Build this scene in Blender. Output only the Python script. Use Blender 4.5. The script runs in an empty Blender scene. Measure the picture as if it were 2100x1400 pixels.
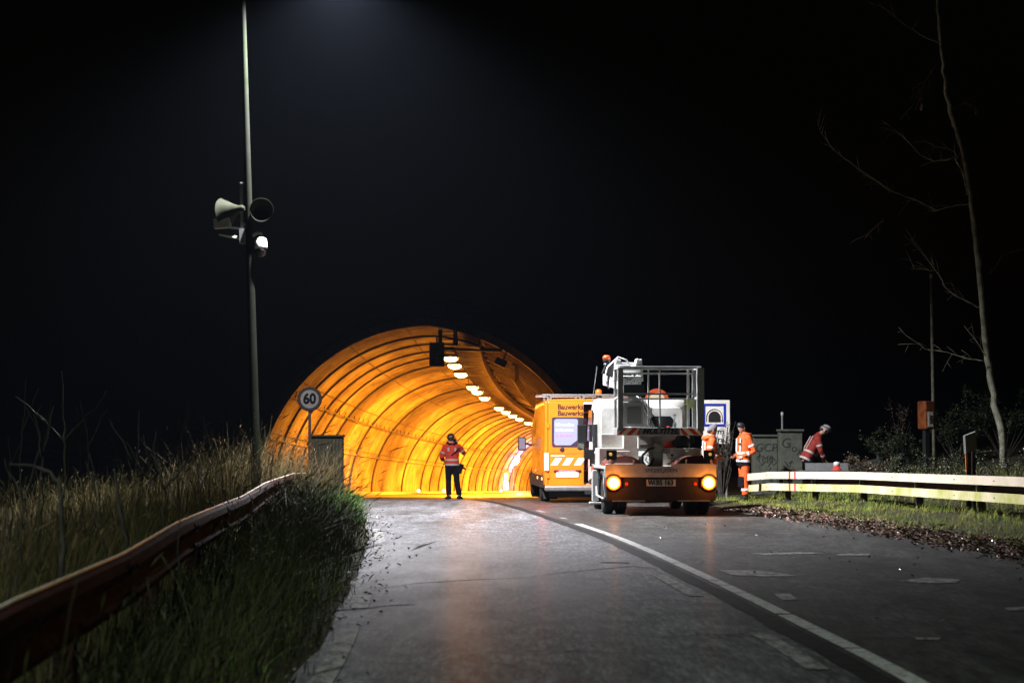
import bpy, math, random
from math import sin, cos, pi, radians, sqrt, atan, atan2
from mathutils import Vector, Matrix
random.seed(7)
sc = bpy.context.scene
COL = sc.collection

# ------------------------------------------------------------------ camera
F = 4083.0                    # focal length in pixels of the 2100 px wide photograph (70 mm)
CAMZ = 1.4
PITCH = atan(205.0 / F)
cam_d = bpy.data.cameras.new('camera')
cam = bpy.data.objects.new('camera', cam_d); COL.objects.link(cam)
cam.location = (0, 0, CAMZ); cam.rotation_euler = (pi / 2 + PITCH, 0, 0)
cam_d.lens = 70.0; cam_d.sensor_width = 36.0; cam_d.clip_start = 0.3; cam_d.clip_end = 3000
cam_d.dof.use_dof = True; cam_d.dof.focus_distance = 40.0; cam_d.dof.aperture_fstop = 3.2
sc.camera = cam

# ------------------------------------------------------------------ sky: night
w = bpy.data.worlds.new('World'); sc.world = w; w.use_nodes = True
wn = w.node_tree; wn.nodes.clear()
wo = wn.nodes.new('ShaderNodeOutputWorld'); wb = wn.nodes.new('ShaderNodeBackground')
sk = wn.nodes.new('ShaderNodeTexSky'); sk.sky_type = 'NISHITA'; sk.sun_disc = False
sk.sun_elevation = radians(-1.0); sk.sun_rotation = radians(200)
wb.inputs[1].default_value = 0.0016
wn.links.new(sk.outputs[0], wb.inputs[0]); wn.links.new(wb.outputs[0], wo.inputs[0])
sc.view_settings.view_transform = 'Standard'; sc.view_settings.look = 'None'
sc.view_settings.exposure = 0.0; sc.view_settings.gamma = 1.0

STREET_W = 29000.0             # street lamp
NEAR_W = 3600.0                # assumed street lamp out of frame, added to light the foreground
TUNNEL_W = 2800.0              # each tunnel lamp
HAZE = 0.00011

cy = sc.cycles
cy.max_bounces = 8; cy.diffuse_bounces = 4; cy.glossy_bounces = 3; cy.transmission_bounces = 4
cy.volume_bounces = 0; cy.sample_clamp_indirect = 3.0; cy.sample_clamp_direct = 40.0
cy.caustics_reflective = False; cy.caustics_refractive = False
cy.use_light_tree = True

# ------------------------------------------------------------------ helpers
def P(px, py, Y):
    """the point at distance Y that shows at pixel (px, py) of the 2100 x 1400 photograph"""
    x = (px - 1050.0); u = (700.0 - py)
    dy = F * cos(PITCH) - u * sin(PITCH); dz = F * sin(PITCH) + u * cos(PITCH)
    k = Y / dy
    return Vector((x * k, Y, CAMZ + dz * k))

def mat(name, col, rough=0.6, metal=0.0, noise=0.0, nscale=6.0, bump=0.0, bscale=60.0, emit=None, estr=0.0, col2=None, spec=None, island=0.0, coat=0.0):
    m = bpy.data.materials.new(name); m.use_nodes = True
    nt = m.node_tree; b = nt.nodes['Principled BSDF']
    b.inputs['Base Color'].default_value = (*col, 1); b.inputs['Roughness'].default_value = rough
    b.inputs['Metallic'].default_value = metal
    if spec is not None: b.inputs['Specular IOR Level'].default_value = spec
    if coat: b.inputs['Coat Weight'].default_value = coat
    tc = nt.nodes.new('ShaderNodeTexCoord')
    src = None
    if noise > 0 or col2 is not None:
        n = nt.nodes.new('ShaderNodeTexNoise'); n.inputs['Scale'].default_value = nscale
        n.inputs['Detail'].default_value = 6; n.inputs['Roughness'].default_value = 0.65
        nt.links.new(tc.outputs['Object'], n.inputs['Vector'])
        r = nt.nodes.new('ShaderNodeValToRGB')
        c2 = col2 if col2 is not None else tuple(c * (1 - noise) for c in col)
        r.color_ramp.elements[0].position = 0.36; r.color_ramp.elements[1].position = 0.62
        r.color_ramp.elements[0].color = (*c2, 1); r.color_ramp.elements[1].color = (*col, 1)
        nt.links.new(n.outputs['Fac'], r.inputs[0]); src = r.outputs[0]
        rr = nt.nodes.new('ShaderNodeMapRange'); rr.inputs[3].default_value = min(1, rough * 1.25); rr.inputs[4].default_value = rough * 0.8
        nt.links.new(n.outputs['Fac'], rr.inputs[0]); nt.links.new(rr.outputs[0], b.inputs['Roughness'])
    if island > 0:
        g = nt.nodes.new('ShaderNodeNewGeometry'); h = nt.nodes.new('ShaderNodeHueSaturation')
        mr = nt.nodes.new('ShaderNodeMapRange'); mr.inputs[3].default_value = 1 - island; mr.inputs[4].default_value = 1 + island
        nt.links.new(g.outputs['Random Per Island'], mr.inputs[0]); nt.links.new(mr.outputs[0], h.inputs['Value'])
        mh = nt.nodes.new('ShaderNodeMapRange'); mh.inputs[3].default_value = 0.5 + island * 0.05; mh.inputs[4].default_value = 0.5 - island * 0.05
        nt.links.new(g.outputs['Random Per Island'], mh.inputs[0]); nt.links.new(mh.outputs[0], h.inputs['Hue'])
        if src is not None: nt.links.new(src, h.inputs['Color'])
        else: h.inputs['Color'].default_value = (*col, 1)
        src = h.outputs[0]
    if src is not None: nt.links.new(src, b.inputs['Base Color'])
    if bump > 0:
        n2 = nt.nodes.new('ShaderNodeTexNoise'); n2.inputs['Scale'].default_value = bscale; n2.inputs['Detail'].default_value = 4
        nt.links.new(tc.outputs['Object'], n2.inputs['Vector'])
        bp = nt.nodes.new('ShaderNodeBump'); bp.inputs['Strength'].default_value = bump; bp.inputs['Distance'].default_value = 0.02
        nt.links.new(n2.outputs['Fac'], bp.inputs['Height']); nt.links.new(bp.outputs[0], b.inputs['Normal'])
    if emit is not None:
        b.inputs['Emission Color'].default_value = (*emit, 1); b.inputs['Emission Strength'].default_value = estr
    return m

class MB:
    def __init__(s): s.v = []; s.f = []; s.mi = []; s.cur = 0
    def add(s, vs, fs):
        o = len(s.v); s.v += [tuple(v) for v in vs]; s.f += [tuple(i + o for i in f) for f in fs]
        s.mi += [s.cur] * len(fs); return s
    def box(s, c, d, R=None):
        x, y, z = d[0] / 2, d[1] / 2, d[2] / 2
        vs = [Vector((a * x, b * y, e * z)) for a in (-1, 1) for b in (-1, 1) for e in (-1, 1)]
        if R is not None: vs = [R @ v for v in vs]
        vs = [v + Vector(c) for v in vs]
        return s.add(vs, [(0, 1, 3, 2), (4, 6, 7, 5), (0, 4, 5, 1), (2, 3, 7, 6), (0, 2, 6, 4), (1, 5, 7, 3)])
    def bar(s, a, b, wx, wz=None):
        """square bar from a to b"""
        a = Vector(a); b = Vector(b); d = b - a; L = d.length
        q = d.to_track_quat('Z', 'Y').to_matrix()
        return s.box((a + b) / 2, (wx, wz or wx, L), q)
    def rings(s, rs, cap=True, closed=True):
        n = len(rs[0]); o = []
        vs = [p for r in rs for p in r]; fs = []
        for i in range(len(rs) - 1):
            for j in range(n if closed else n - 1):
                k = (j + 1) % n
                fs.append((i * n + j, i * n + k, (i + 1) * n + k, (i + 1) * n + j))
        if cap and closed:
            fs.append(tuple(reversed(range(n)))); fs.append(tuple(range((len(rs) - 1) * n, len(rs) * n)))
        return s.add(vs, fs)
    def tube(s, pts, rad, n=8, cap=True, side=None, flat=1.0, round_ends=False):
        pts = [Vector(p) for p in pts]
        if not hasattr(rad, '__len__'): rad = [rad] * len(pts)
        rad = list(rad)
        if round_ends:
            a = (pts[0] - pts[1]).normalized(); b = (pts[-1] - pts[-2]).normalized()
            r0, r1 = rad[0], rad[-1]
            m0 = min(r0) if hasattr(r0, '__len__') else r0; m1 = min(r1) if hasattr(r1, '__len__') else r1
            sc_ = lambda r, k: tuple(q * k for q in r) if hasattr(r, '__len__') else r * k
            pts = [pts[0] + a * m0 * .95, pts[0] + a * m0 * .7] + pts + [pts[-1] + b * m1 * .7, pts[-1] + b * m1 * .95]
            rad = [sc_(r0, .3), sc_(r0, .72)] + rad + [sc_(r1, .72), sc_(r1, .3)]
        rs = []; up = None
        for i, p in enumerate(pts):
            t = (pts[min(i + 1, len(pts) - 1)] - pts[max(i - 1, 0)])
            t = t.normalized() if t.length > 1e-9 else Vector((0, 0, 1))
            if side is not None: u = Vector(side)
            elif up is None: u = Vector((1, 0, 0)) if abs(t.x) < .8 else Vector((0, 1, 0))
            else: u = up
            u = (u - t * u.dot(t)).normalized(); up = u; v = t.cross(u)
            r = rad[i]; r1, r2 = (r if hasattr(r, '__len__') else (r, r * flat))
            rs.append([p + u * (r1 * cos(2 * pi * k / n)) + v * (r2 * sin(2 * pi * k / n)) for k in range(n)])
        return s.rings(rs, cap)
    def lathe(s, c, prof, n=20, axis='Z', R=None):
        c = Vector(c); rs = []
        for r, h in prof:
            ring = []
            for k in range(n):
                a = 2 * pi * k / n
                if axis == 'Z': v = Vector((r * cos(a), r * sin(a), h))
                elif axis == 'Y': v = Vector((r * cos(a), h, -r * sin(a)))
                else: v = Vector((h, r * cos(a), r * sin(a)))
                if R is not None: v = R @ v
                ring.append(c + v)
            rs.append(ring)
        return s.rings(rs, True)
    def prism(s, poly, y0, y1):
        """polygon in xz extruded along y"""
        return s.rings([[Vector((x, y0, z)) for x, z in poly], [Vector((x, y1, z)) for x, z in poly]])
    def prism_x(s, poly, x0, x1):
        return s.rings([[Vector((x0, y, z)) for y, z in poly], [Vector((x1, y, z)) for y, z in poly]])
    def build(s, name, m=None, parent=None, smooth=False, bevel=0.0, loc=None):
        me = bpy.data.meshes.new(name); me.from_pydata(s.v, [], s.f)
        ms = m if isinstance(m, (list, tuple)) else [m]
        for x in ms:
            if x is not None: me.materials.append(x)
        if len(ms) > 1: me.polygons.foreach_set('material_index', s.mi)
        if smooth: me.polygons.foreach_set('use_smooth', [True] * len(me.polygons))
        me.update()
        o = bpy.data.objects.new(name, me); COL.objects.link(o)
        if parent is not None: o.parent = parent
        if loc is not None: o.location = loc
        if bevel > 0:
            b = o.modifiers.new('b', 'BEVEL'); b.width = bevel; b.segments = 2; b.limit_method = 'ANGLE'; b.angle_limit = radians(35)
        return o

def tag(o, label=None, cat=None, group=None, kind=None):
    if label: o['label'] = label
    if cat: o['category'] = cat
    if group: o['group'] = group
    if kind: o['kind'] = kind
    return o
def thing(name, label, cat, loc=(0, 0, 0), rz=0.0, group=None):
    o = bpy.data.objects.new(name, None); COL.objects.link(o); o.empty_display_size = .2
    o.location = loc; o.rotation_euler = (0, 0, rz)
    return tag(o, label, cat, group)
def text(name, s, size, m, parent, loc, rot=(pi / 2, 0, 0), ext=0.003, align='CENTER', shear=0.0, sx=1.0, bold=0.0):
    c = bpy.data.curves.new(name, 'FONT'); c.body = s; c.size = size; c.extrude = ext; c.align_x = align; c.align_y = 'CENTER'
    c.shear = shear; c.offset = bold; c.resolution_u = 3
    t = bpy.data.objects.new(name, c); COL.objects.link(t)
    me = bpy.data.meshes.new_from_object(t); bpy.data.objects.remove(t); bpy.data.curves.remove(c)
    me.materials.clear(); me.materials.append(m)
    o = bpy.data.objects.new(name, me); COL.objects.link(o); o.parent = parent
    o.location = loc; o.rotation_euler = rot; o.scale = (sx, 1, 1)
    return o
def lamp(name, kind, loc, power, col, parent=None, size=0.1, size_y=None, rot=None, spot=None, blend=.3):
    d = bpy.data.lights.new(name, kind); d.energy = power; d.color = col
    if kind == 'AREA':
        d.size = size
        if size_y: d.shape = 'RECTANGLE'; d.size_y = size_y
    else: d.shadow_soft_size = size
    if kind == 'SPOT': d.spot_size = radians(spot); d.spot_blend = blend
    o = bpy.data.objects.new(name, d); COL.objects.link(o); o.location = loc
    if rot: o.rotation_euler = rot
    if parent: o.parent = parent
    return o

# ------------------------------------------------------------------ road course
_CP = [(-60, 0.6), (-20, 2.0), (0, 2.3), (11.5, 2.34), (16, 2.2), (20, 2.03), (28, 1.60), (34, 1.10), (41, .42), (48, -.4), (55, -1.15), (62, -1.8), (68, -2.35), (75, -2.72)]
def ccx(Y):
    if Y >= 75: return -2.75 + (Y - 68) ** 2 / 1690.0
    for i in range(len(_CP) - 1):
        y0, x0 = _CP[i]; y1, x1 = _CP[i + 1]
        if y0 <= Y <= y1:
            def sl(j):
                if j <= 0: return (_CP[1][1] - _CP[0][1]) / (_CP[1][0] - _CP[0][0])
                if j >= len(_CP) - 1: return 0.008
                return (_CP[j + 1][1] - _CP[j - 1][1]) / (_CP[j + 1][0] - _CP[j - 1][0])
            h = y1 - y0; t = (Y - y0) / h
            return (2*t**3 - 3*t**2 + 1) * x0 + (t**3 - 2*t**2 + t) * h * sl(i) + (-2*t**3 + 3*t**2) * x1 + (t**3 - t**2) * h * sl(i + 1)
    return _CP[0][1]
def zr(Y):
    a = Y - 43.0
    if a <= 0: return 0.0
    if a < 9: return -.0245 * a * a / 18
    return -.0245 * (a - 4.5)
def sstep(a, b, x):
    t = max(0.0, min(1.0, (x - a) / (b - a))); return t * t * (3 - 2 * t)
def lw(Y): return 3.62 - .45 * sstep(44, 52, Y) + .4 * sstep(60, 68, Y)
def rw(Y): return 4.2 if Y < 60 else 4.2 - .4 * sstep(60, 68, Y)
def hz(x, Y):
    """height of the open ground"""
    c = ccx(Y); z = zr(Y); d = x - c
    if d < 0:
        e = -d - lw(Y)
        if e < 0: return z - .03 + .0
        return z - .03 * (1 - sstep(0, .25, e)) + .05 * sstep(0, .4, e) - .25 * sstep(1.6, 5, e) + .04 * sin(x * 2.1 + Y * .9) * sstep(.3, 1.5, e) * cos(Y * .7)
    e = d - rw(Y)
    if e < 0: return z - .03
    return z - .03 * (1 - sstep(0, .3, e)) + .06 * sstep(.1, .8, e) + .10 * sstep(1.2, 3, e) + .22 * max(0, e - 3.2) * sstep(3, 6, e) * .8 + .03 * sin(x * 1.7 + Y * 1.1) * sstep(.3, 1.5, e)

# ------------------------------------------------------------------ materials
M_steel = mat('galvanised_steel', (.42, .43, .42), .38, .7, noise=.3, nscale=9)
M_dark = mat('dark_plastic', (.02, .02, .021), .5)
M_rubber = mat('rubber', (.018, .017, .016), .75, bump=.2)
M_black = mat('black_paint', (.012, .012, .012), .45)
M_white = mat('white_paint', (.72, .73, .70), .35, noise=.12, nscale=3)
M_refl = mat('reflective_white', (.85, .86, .84), .35)
M_orange = mat('orange_van_paint', (.74, .225, .012), .28, noise=.1, nscale=2, coat=.3)
M_red = mat('signal_red', (.78, .04, .025), .5)
M_yellow = mat('reflective_yellow', (.95, .84, .60), .5)
M_glass = mat('dark_glass', (.015, .016, .018), .08)
M_skin = mat('skin', (.52, .30, .21), .55)
M_hivis = mat('orange_hivis_cloth', (.88, .13, .018), .8, noise=.25, nscale=14, bump=.5, bscale=30)
M_hired = mat('red_hivis_cloth', (.60, .045, .02), .8, noise=.25, nscale=14, bump=.5, bscale=30)
M_navy = mat('dark_work_cloth', (.010, .010, .014), .95, spec=.08, bump=.5, bscale=30)
M_band = mat('reflective_band', (.82, .83, .80), .45)
M_bark = mat('pale_bark', (.34, .32, .25), .85, col2=(.12, .13, .07), nscale=5, bump=.6, bscale=25)
M_darkbark = mat('dark_bark', (.05, .042, .03), .9, noise=.5, nscale=8)
M_rust_lit = mat('rust_redlit_steel', (.034, .007, .004), .85, .0, col2=(.008, .005, .004), spec=.15, nscale=3.5, bump=.4)  # rust, with the red light on the rails put into the colour
M_blue = mat('sign_blue', (.012, .03, .34), .4)
M_signw = mat('sign_white', (.78, .74, .66), .45, noise=.12, nscale=5)

def ramp_node(nt, src, stops):
    r = nt.nodes.new('ShaderNodeValToRGB')
    while len(r.color_ramp.elements) < len(stops): r.color_ramp.elements.new(.5)
    for e, (p, c) in zip(r.color_ramp.elements, stops): e.position = p; e.color = (*c, 1)
    nt.links.new(src, r.inputs[0]); return r.outputs[0]
def noise_node(nt, vec, scale, detail=5, rough=.6):
    n = nt.nodes.new('ShaderNodeTexNoise'); n.inputs['Scale'].default_value = scale; n.inputs['Detail'].default_value = detail
    n.inputs['Roughness'].default_value = rough; nt.links.new(vec, n.inputs['Vector']); return n.outputs['Fac']
def mapping(nt, vec, sc_):
    m = nt.nodes.new('ShaderNodeMapping'); m.inputs['Scale'].default_value = sc_; nt.links.new(vec, m.inputs['Vector']); return m.outputs[0]
def mix(nt, fac, a, b, kind='MIX'):
    m = nt.nodes.new('ShaderNodeMixRGB'); m.blend_type = kind
    for s_, v in ((0, fac), (1, a), (2, b)):
        if isinstance(v, (int, float)): m.inputs[s_].default_value = v
        elif isinstance(v, tuple): m.inputs[s_].default_value = (*v, 1)
        else: nt.links.new(v, m.inputs[s_])
    return m.outputs[0]

def asphalt(name, tone, wet):
    m = bpy.data.materials.new(name); m.use_nodes = True; nt = m.node_tree; b = nt.nodes['Principled BSDF']
    tc = nt.nodes.new('ShaderNodeTexCoord').outputs['Object']
    fine = mix(nt, .6, noise_node(nt, tc, 40, 4, .8), noise_node(nt, mapping(nt, tc, (1, .11, 1)), 22, 3, .8)); big = noise_node(nt, mapping(nt, tc, (.9, .16, 1)), 1.3, 5, .6); mid = noise_node(nt, mapping(nt, tc, (1, .3, 1)), 4, 6, .75)
    c1 = ramp_node(nt, fine, [(.36, tuple(t * .4 for t in tone)), (.49, tone), (.62, tuple(t * 2.0 for t in tone))])
    c2 = ramp_node(nt, big, [(.35, (.52, .52, .50)), (.65, (1.2, 1.2, 1.2))])
    c3 = ramp_node(nt, mid, [(.36, (.55, .55, .55)), (.6, (1.2, 1.2, 1.2))])
    c = mix(nt, 1.0, mix(nt, 1.0, c1, c2, 'MULTIPLY'), c3, 'MULTIPLY')
    # fine crack lines
    v = nt.nodes.new('ShaderNodeTexVoronoi'); v.feature = 'DISTANCE_TO_EDGE'; v.inputs['Scale'].default_value = .45
    wv = nt.nodes.new('ShaderNodeVectorMath'); wv.operation = 'ADD'
    nn = nt.nodes.new('ShaderNodeTexNoise'); nn.inputs['Scale'].default_value = 1.2; nn.inputs['Detail'].default_value = 5
    nt.links.new(tc, nn.inputs['Vector']); nt.links.new(tc, wv.inputs[0]); nt.links.new(nn.outputs['Color'], wv.inputs[1]); nt.links.new(wv.outputs[0], v.inputs['Vector'])
    cr = ramp_node(nt, v.outputs['Distance'], [(.0, (.12, .12, .12)), (.012, (1, 1, 1))])
    c = mix(nt, .8, c, mix(nt, 1.0, c, cr, 'MULTIPLY'))
    nt.links.new(c, b.inputs['Base Color'])
    r = nt.nodes.new('ShaderNodeMapRange'); r.inputs[1].default_value = .3; r.inputs[2].default_value = .7
    r.inputs[3].default_value = wet; r.inputs[4].default_value = wet + .22
    nt.links.new(big, r.inputs[0]); nt.links.new(r.outputs[0], b.inputs['Roughness'])
    b.inputs['Specular IOR Level'].default_value = .16; b.inputs['Coat Weight'].default_value = .035; b.inputs['Coat Roughness'].default_value = .24
    bp = nt.nodes.new('ShaderNodeBump'); bp.inputs['Strength'].default_value = .55; bp.inputs['Distance'].default_value = .006
    h = mix(nt, .25, fine, mid); nt.links.new(h, bp.inputs['Height']); nt.links.new(bp.outputs[0], b.inputs['Normal'])
    return m
M_asph = asphalt('wet_asphalt', (.118, .119, .122), .60)
M_asph2 = asphalt('older_asphalt', (.050, .049, .045), .62)
M_joint = mat('bitumen_joint', (.024, .024, .023), .85, bump=.3, spec=.12, noise=.4, nscale=6)
def worn_paint():
    m = bpy.data.materials.new('worn_road_paint'); m.use_nodes = True; nt = m.node_tree; b = nt.nodes['Principled BSDF']
    tc = nt.nodes.new('ShaderNodeTexCoord').outputs['Object']
    n = noise_node(nt, tc, 14, 8, .8)
    c = ramp_node(nt, n, [(.38, (.09, .09, .085)), (.5, (.48, .48, .44)), (.7, (.62, .62, .57))])
    nt.links.new(c, b.inputs['Base Color']); b.inputs['Roughness'].default_value = .75; b.inputs['Specular IOR Level'].default_value = .15; return m
M_paint = worn_paint()
def faint_paint():
    m = bpy.data.materials.new('faint_road_paint'); m.use_nodes = True; nt = m.node_tree; b = nt.nodes['Principled BSDF']
    tc = nt.nodes.new('ShaderNodeTexCoord').outputs['Object']
    n = noise_node(nt, mapping(nt, tc, (1, .35, 1)), 9, 8, .85)
    c = ramp_node(nt, n, [(.40, (.06, .058, .054)), (.60, (.38, .37, .34))])
    nt.links.new(c, b.inputs['Base Color']); b.inputs['Roughness'].default_value = .75; b.inputs['Specular IOR Level'].default_value = .15; return m
M_faint = faint_paint()

# ------------------------------------------------------------------ ground, road
def ys(a, b, st):
    r = []; y = a
    while y < b - 1e-6: r.append(y); y += st
    return r + [b]
def ground():
    mb = MB(); Y = [-60, -40, -20] + ys(-5, 70, .8) + [72, 76, 82, 90, 110, 150, 220, 320]
    offs_l = [-160, -90, -50, -30, -20, -14, -10, -7.5, -6, -5, -4, -3, -2.2, -1.6, -1.1, -.7, -.4, -.25, -.12, 0]
    offs_r = [-x for x in reversed(offs_l)]
    rows = []
    for y in Y:
        c = ccx(y); row = []
        for o in offs_l: row.append((c - lw(y) + o, y, hz(c - lw(y) + o, y)))
        row.append((c, y, zr(y) - .05))
        for o in offs_r: row.append((c + rw(y) + o, y, min(hz(c + rw(y) + o, y), 14)))
        rows.append(row)
    # no overlap near far course: fine, offsets keep their order
    m = bpy.data.materials.new('verge_soil'); m.use_nodes = True; nt = m.node_tree; b = nt.nodes['Principled BSDF']
    tc = nt.nodes.new('ShaderNodeTexCoord').outputs['Object']
    n = noise_node(nt, tc, 3.5, 8, .7)
    c = ramp_node(nt, n, [(.3, (.018, .013, .008)), (.48, (.035, .028, .014)), (.6, (.045, .055, .016)), (.75, (.07, .08, .03))])
    nt.links.new(c, b.inputs['Base Color']); b.inputs['Roughness'].default_value = .95; b.inputs['Specular IOR Level'].default_value = .2
    bp = nt.nodes.new('ShaderNodeBump'); bp.inputs['Strength'].default_value = .8; bp.inputs['Distance'].default_value = .05
    nt.links.new(noise_node(nt, tc, 20, 5), bp.inputs['Height']); nt.links.new(bp.outputs[0], b.inputs['Normal'])
    mb.rings(rows, cap=False, closed=False)
    return tag(mb.build('ground', m, smooth=True), kind='structure')
ground()
def strip(name, m, y0, y1, fl, fr, dz=0.0, st=.8, kind='structure', jit=0.0, nx=1):
    mb = MB(); rows = []
    for y in ys(y0, y1, st):
        a, b = fl(y), fr(y)
        rows.append([(a + (b - a) * i / nx + (random.uniform(-jit, jit) if i in (0, nx) else 0), y, zr(y) + dz) for i in range(nx + 1)])
    mb.rings(rows, cap=False, closed=False)
    o = mb.build(name, m, smooth=True)
    return tag(o, kind=kind)
strip('road', M_asph, -60, 250, lambda y: ccx(y) - lw(y), lambda y: ccx(y) - .16, 0, jit=.03)
strip('road', M_asph2, -60, 250, lambda y: ccx(y) - .16, lambda y: ccx(y) + rw(y), 0, jit=.04)
strip('road', mat('tunnel_roadway', (.34, .33, .30), .35, noise=.3, nscale=.8), 67, 250, lambda y: ccx(y) - lw(y), lambda y: ccx(y) + rw(y), .005)
strip('road_marking', M_joint, -40, 52, lambda y: ccx(y) - .29, lambda y: ccx(y) - .10, .004, jit=.02)
# centre line: worn, with short breaks
cuts = [-30, 8, 13.7, 13.85, 15.9, 16.05, 18.3, 18.45, 20.4, 20.5, 21.1, 21.2, 23.3, 23.45, 26.6, 26.75, 30.2, 30.35, 33.8]
mbm = MB()
def mark(mb, y0, y1, fl, fr, dz=.008, st=.5):
    rows = [[(fl(y), y, zr(y) + dz), (fr(y), y, zr(y) + dz)] for y in ys(y0, y1, st)]
    mb.rings(rows, cap=False, closed=False)
for a, b in [(-30, 13.53), (13.58, 14.93), (14.97, 16.15), (16.25, 18.44), (18.5, 19.44), (19.5, 20.12), (20.18, 22.95), (23.02, 26.55), (26.62, 30.3), (30.36, 33.9)]:
    mark(mbm, a, b, lambda y: ccx(y) - .055, lambda y: ccx(y) + .075)
tag(mbm.build('road_marking', M_paint), kind='structure')
mbm = MB()
# worn remains of a broken line beside it and of the left edge line
for a, b in [(12.3, 14.6), (18.1, 21.0)]:
    mark(mbm, a, b, lambda y: ccx(y) - .52, lambda y: ccx(y) - .38)
for a, b in [(-10, 15.0), (16.8, 18.2), (24, 32)]:
    mark(mbm, a, b, lambda y: ccx(y) - 3.52, lambda y: ccx(y) - 3.38)
for a, b in [(36, 36.7), (39.5, 40.5)]:
    mark(mbm, a, b, lambda y: ccx(y) + .0, lambda y: ccx(y) + .1)
tag(mbm.build('road_marking', M_faint), kind='structure')
# worn patches of a painted arrow in the right lane, from the photograph's places
def ground_pt(px, py, dz=.006):
    q = P(px, py, 10); d = q - Vector((0, 0, CAMZ)); k = (CAMZ - dz) / -d.z
    return Vector((d.x * k, d.y * k, dz))
mbm = MB()
for poly in ([(1474, 1168), (1560, 1169), (1640, 1180), (1560, 1181), (1500, 1178)], [(1840, 1190), (1900, 1183), (1970, 1187), (1960, 1194), (1900, 1195)],
             [(1540, 1134), (1660, 1131), (1690, 1134), (1570, 1137)], [(1715, 1135), (1785, 1134), (1780, 1138), (1720, 1138)],
             [(1586, 1216), (1620, 1216), (1636, 1228), (1606, 1230)], [(1875, 1305), (1930, 1306), (1925, 1311), (1880, 1310)], [(2060, 1245), (2100, 1243), (2100, 1250), (2066, 1250)]):
    mbm.add([ground_pt(*q) for q in reversed(poly)], [tuple(range(len(poly)))])
tag(mbm.build('road_marking', M_faint), kind='structure')
# tar seams and patch edge across the left lane
mbm = MB()
def seam(pts, wd):
    pr = [ground_pt(x, y, .005) for x, y in pts]
    rows = [[p + Vector((0, -wd * random.uniform(.4, 1.2), 0)), p + Vector((0, wd * random.uniform(.4, 1.2), 0))] for p in pr]
    mbm.rings(rows, cap=False, closed=False)
seam([(640, 1250), (690, 1250), (740, 1247), (800, 1240), (850, 1238)], .04)
seam([(1300, 1160), (1330, 1164), (1360, 1175)], .04)
seam([(760, 1210), (850, 1195), (960, 1188), (1080, 1183), (1160, 1172), (1300, 1160)], .03)
seam([(1230, 1152), (1290, 1153)], .07)
tag(mbm.build('road_marking', M_joint), kind='structure')

# ------------------------------------------------------------------ tunnel
TY0, TY1, TR = 68.0, 235.0, 5.85
def tcx(Y): return (ccx(Y) if Y > 75 else ccx(75)) - .08
def ring(Y, R, a0=0.0, a1=pi, n=40, dx=0):
    out = []
    for i in range(n + 1):
        a = a0 + (a1 - a0) * i / n
        y = Y + 9.0 * max(0, cos(a)) * max(0, 1 - (Y - TY0) / 14.0)      # the portal is cut back on its right-hand side
        out.append((tcx(y) + dx + R * cos(a), y, zr(y) + R * sin(a)))
    return out
def lining_mat():
    m = bpy.data.materials.new('tunnel_lining'); m.use_nodes = True; nt = m.node_tree; b = nt.nodes['Principled BSDF']
    tc = nt.nodes.new('ShaderNodeTexCoord').outputs['Object']
    big = noise_node(nt, mapping(nt, tc, (.5, .22, .5)), 1.1, 7, .65)
    st = noise_node(nt, mapping(nt, tc, (1, 1.3, .12)), 1.7, 6, .7)
    fine = noise_node(nt, tc, 7, 6, .7)
    c = ramp_node(nt, big, [(.32, (.17, .13, .09)), (.45, (.38, .34, .28)), (.55, (.52, .48, .42)), (.68, (.68, .66, .60))])
    c2 = ramp_node(nt, st, [(.36, (.60, .50, .40)), (.56, (1, 1, 1))])
    c3 = ramp_node(nt, fine, [(.3, (.75, .72, .68)), (.6, (1, 1, 1))])
    # panel-wise tone along the bore
    sep = nt.nodes.new('ShaderNodeSeparateXYZ'); nt.links.new(tc, sep.inputs[0])
    dv = nt.nodes.new('ShaderNodeMath'); dv.operation = 'DIVIDE'; dv.inputs[1].default_value = 4.9; nt.links.new(sep.outputs['Y'], dv.inputs[0])
    fl = nt.nodes.new('ShaderNodeMath'); fl.operation = 'FLOOR'; nt.links.new(dv.outputs[0], fl.inputs[0])
    wn_ = nt.nodes.new('ShaderNodeTexWhiteNoise'); wn_.noise_dimensions = '1D'; nt.links.new(fl.outputs[0], wn_.inputs['W'])
    c4 = ramp_node(nt, wn_.outputs['Value'], [(0, (.66, .60, .52)), (1, (1, 1, 1))])
    c = mix(nt, 1.0, mix(nt, 1.0, mix(nt, 1.0, c, c2, 'MULTIPLY'), c3, 'MULTIPLY'), c4, 'MULTIPLY')
    nt.links.new(c, b.inputs['Base Color']); b.inputs['Roughness'].default_value = .85; b.inputs['Specular IOR Level'].default_value = .2
    bp = nt.nodes.new('ShaderNodeBump'); bp.inputs['Strength'].default_value = .4; bp.inputs['Distance'].default_value = .03
    nt.links.new(fine, bp.inputs['Height']); nt.links.new(bp.outputs[0], b.inputs['Normal'])
    return m
M_lin = lining_mat()
M_rib = mat('tunnel_joint_rib', (.045, .035, .028), .8, noise=.5, nscale=3)
M_tray = mat('cable_tray_steel', (.19, .14, .10), .7, .3, noise=.4, nscale=4)
M_kerb = mat('kerb_concrete', (.62, .60, .55), .5, noise=.3, nscale=2)
T = thing('road_tunnel', 'arched concrete road tunnel lit orange inside, ribbed lining curving away to the right', 'tunnel', (0, 0, 0))
mb = MB(); rows = []; YY = ys(TY0, TY1, 1.0)
for y in YY: rows.append(ring(y, TR))
mb.rings(rows, cap=False, closed=False)
mb.build('lining', M_lin, T, smooth=True)
mb = MB(); mb.rings([ring(TY0, TR), ring(TY0, TR + .28)], cap=False, closed=False)
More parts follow.
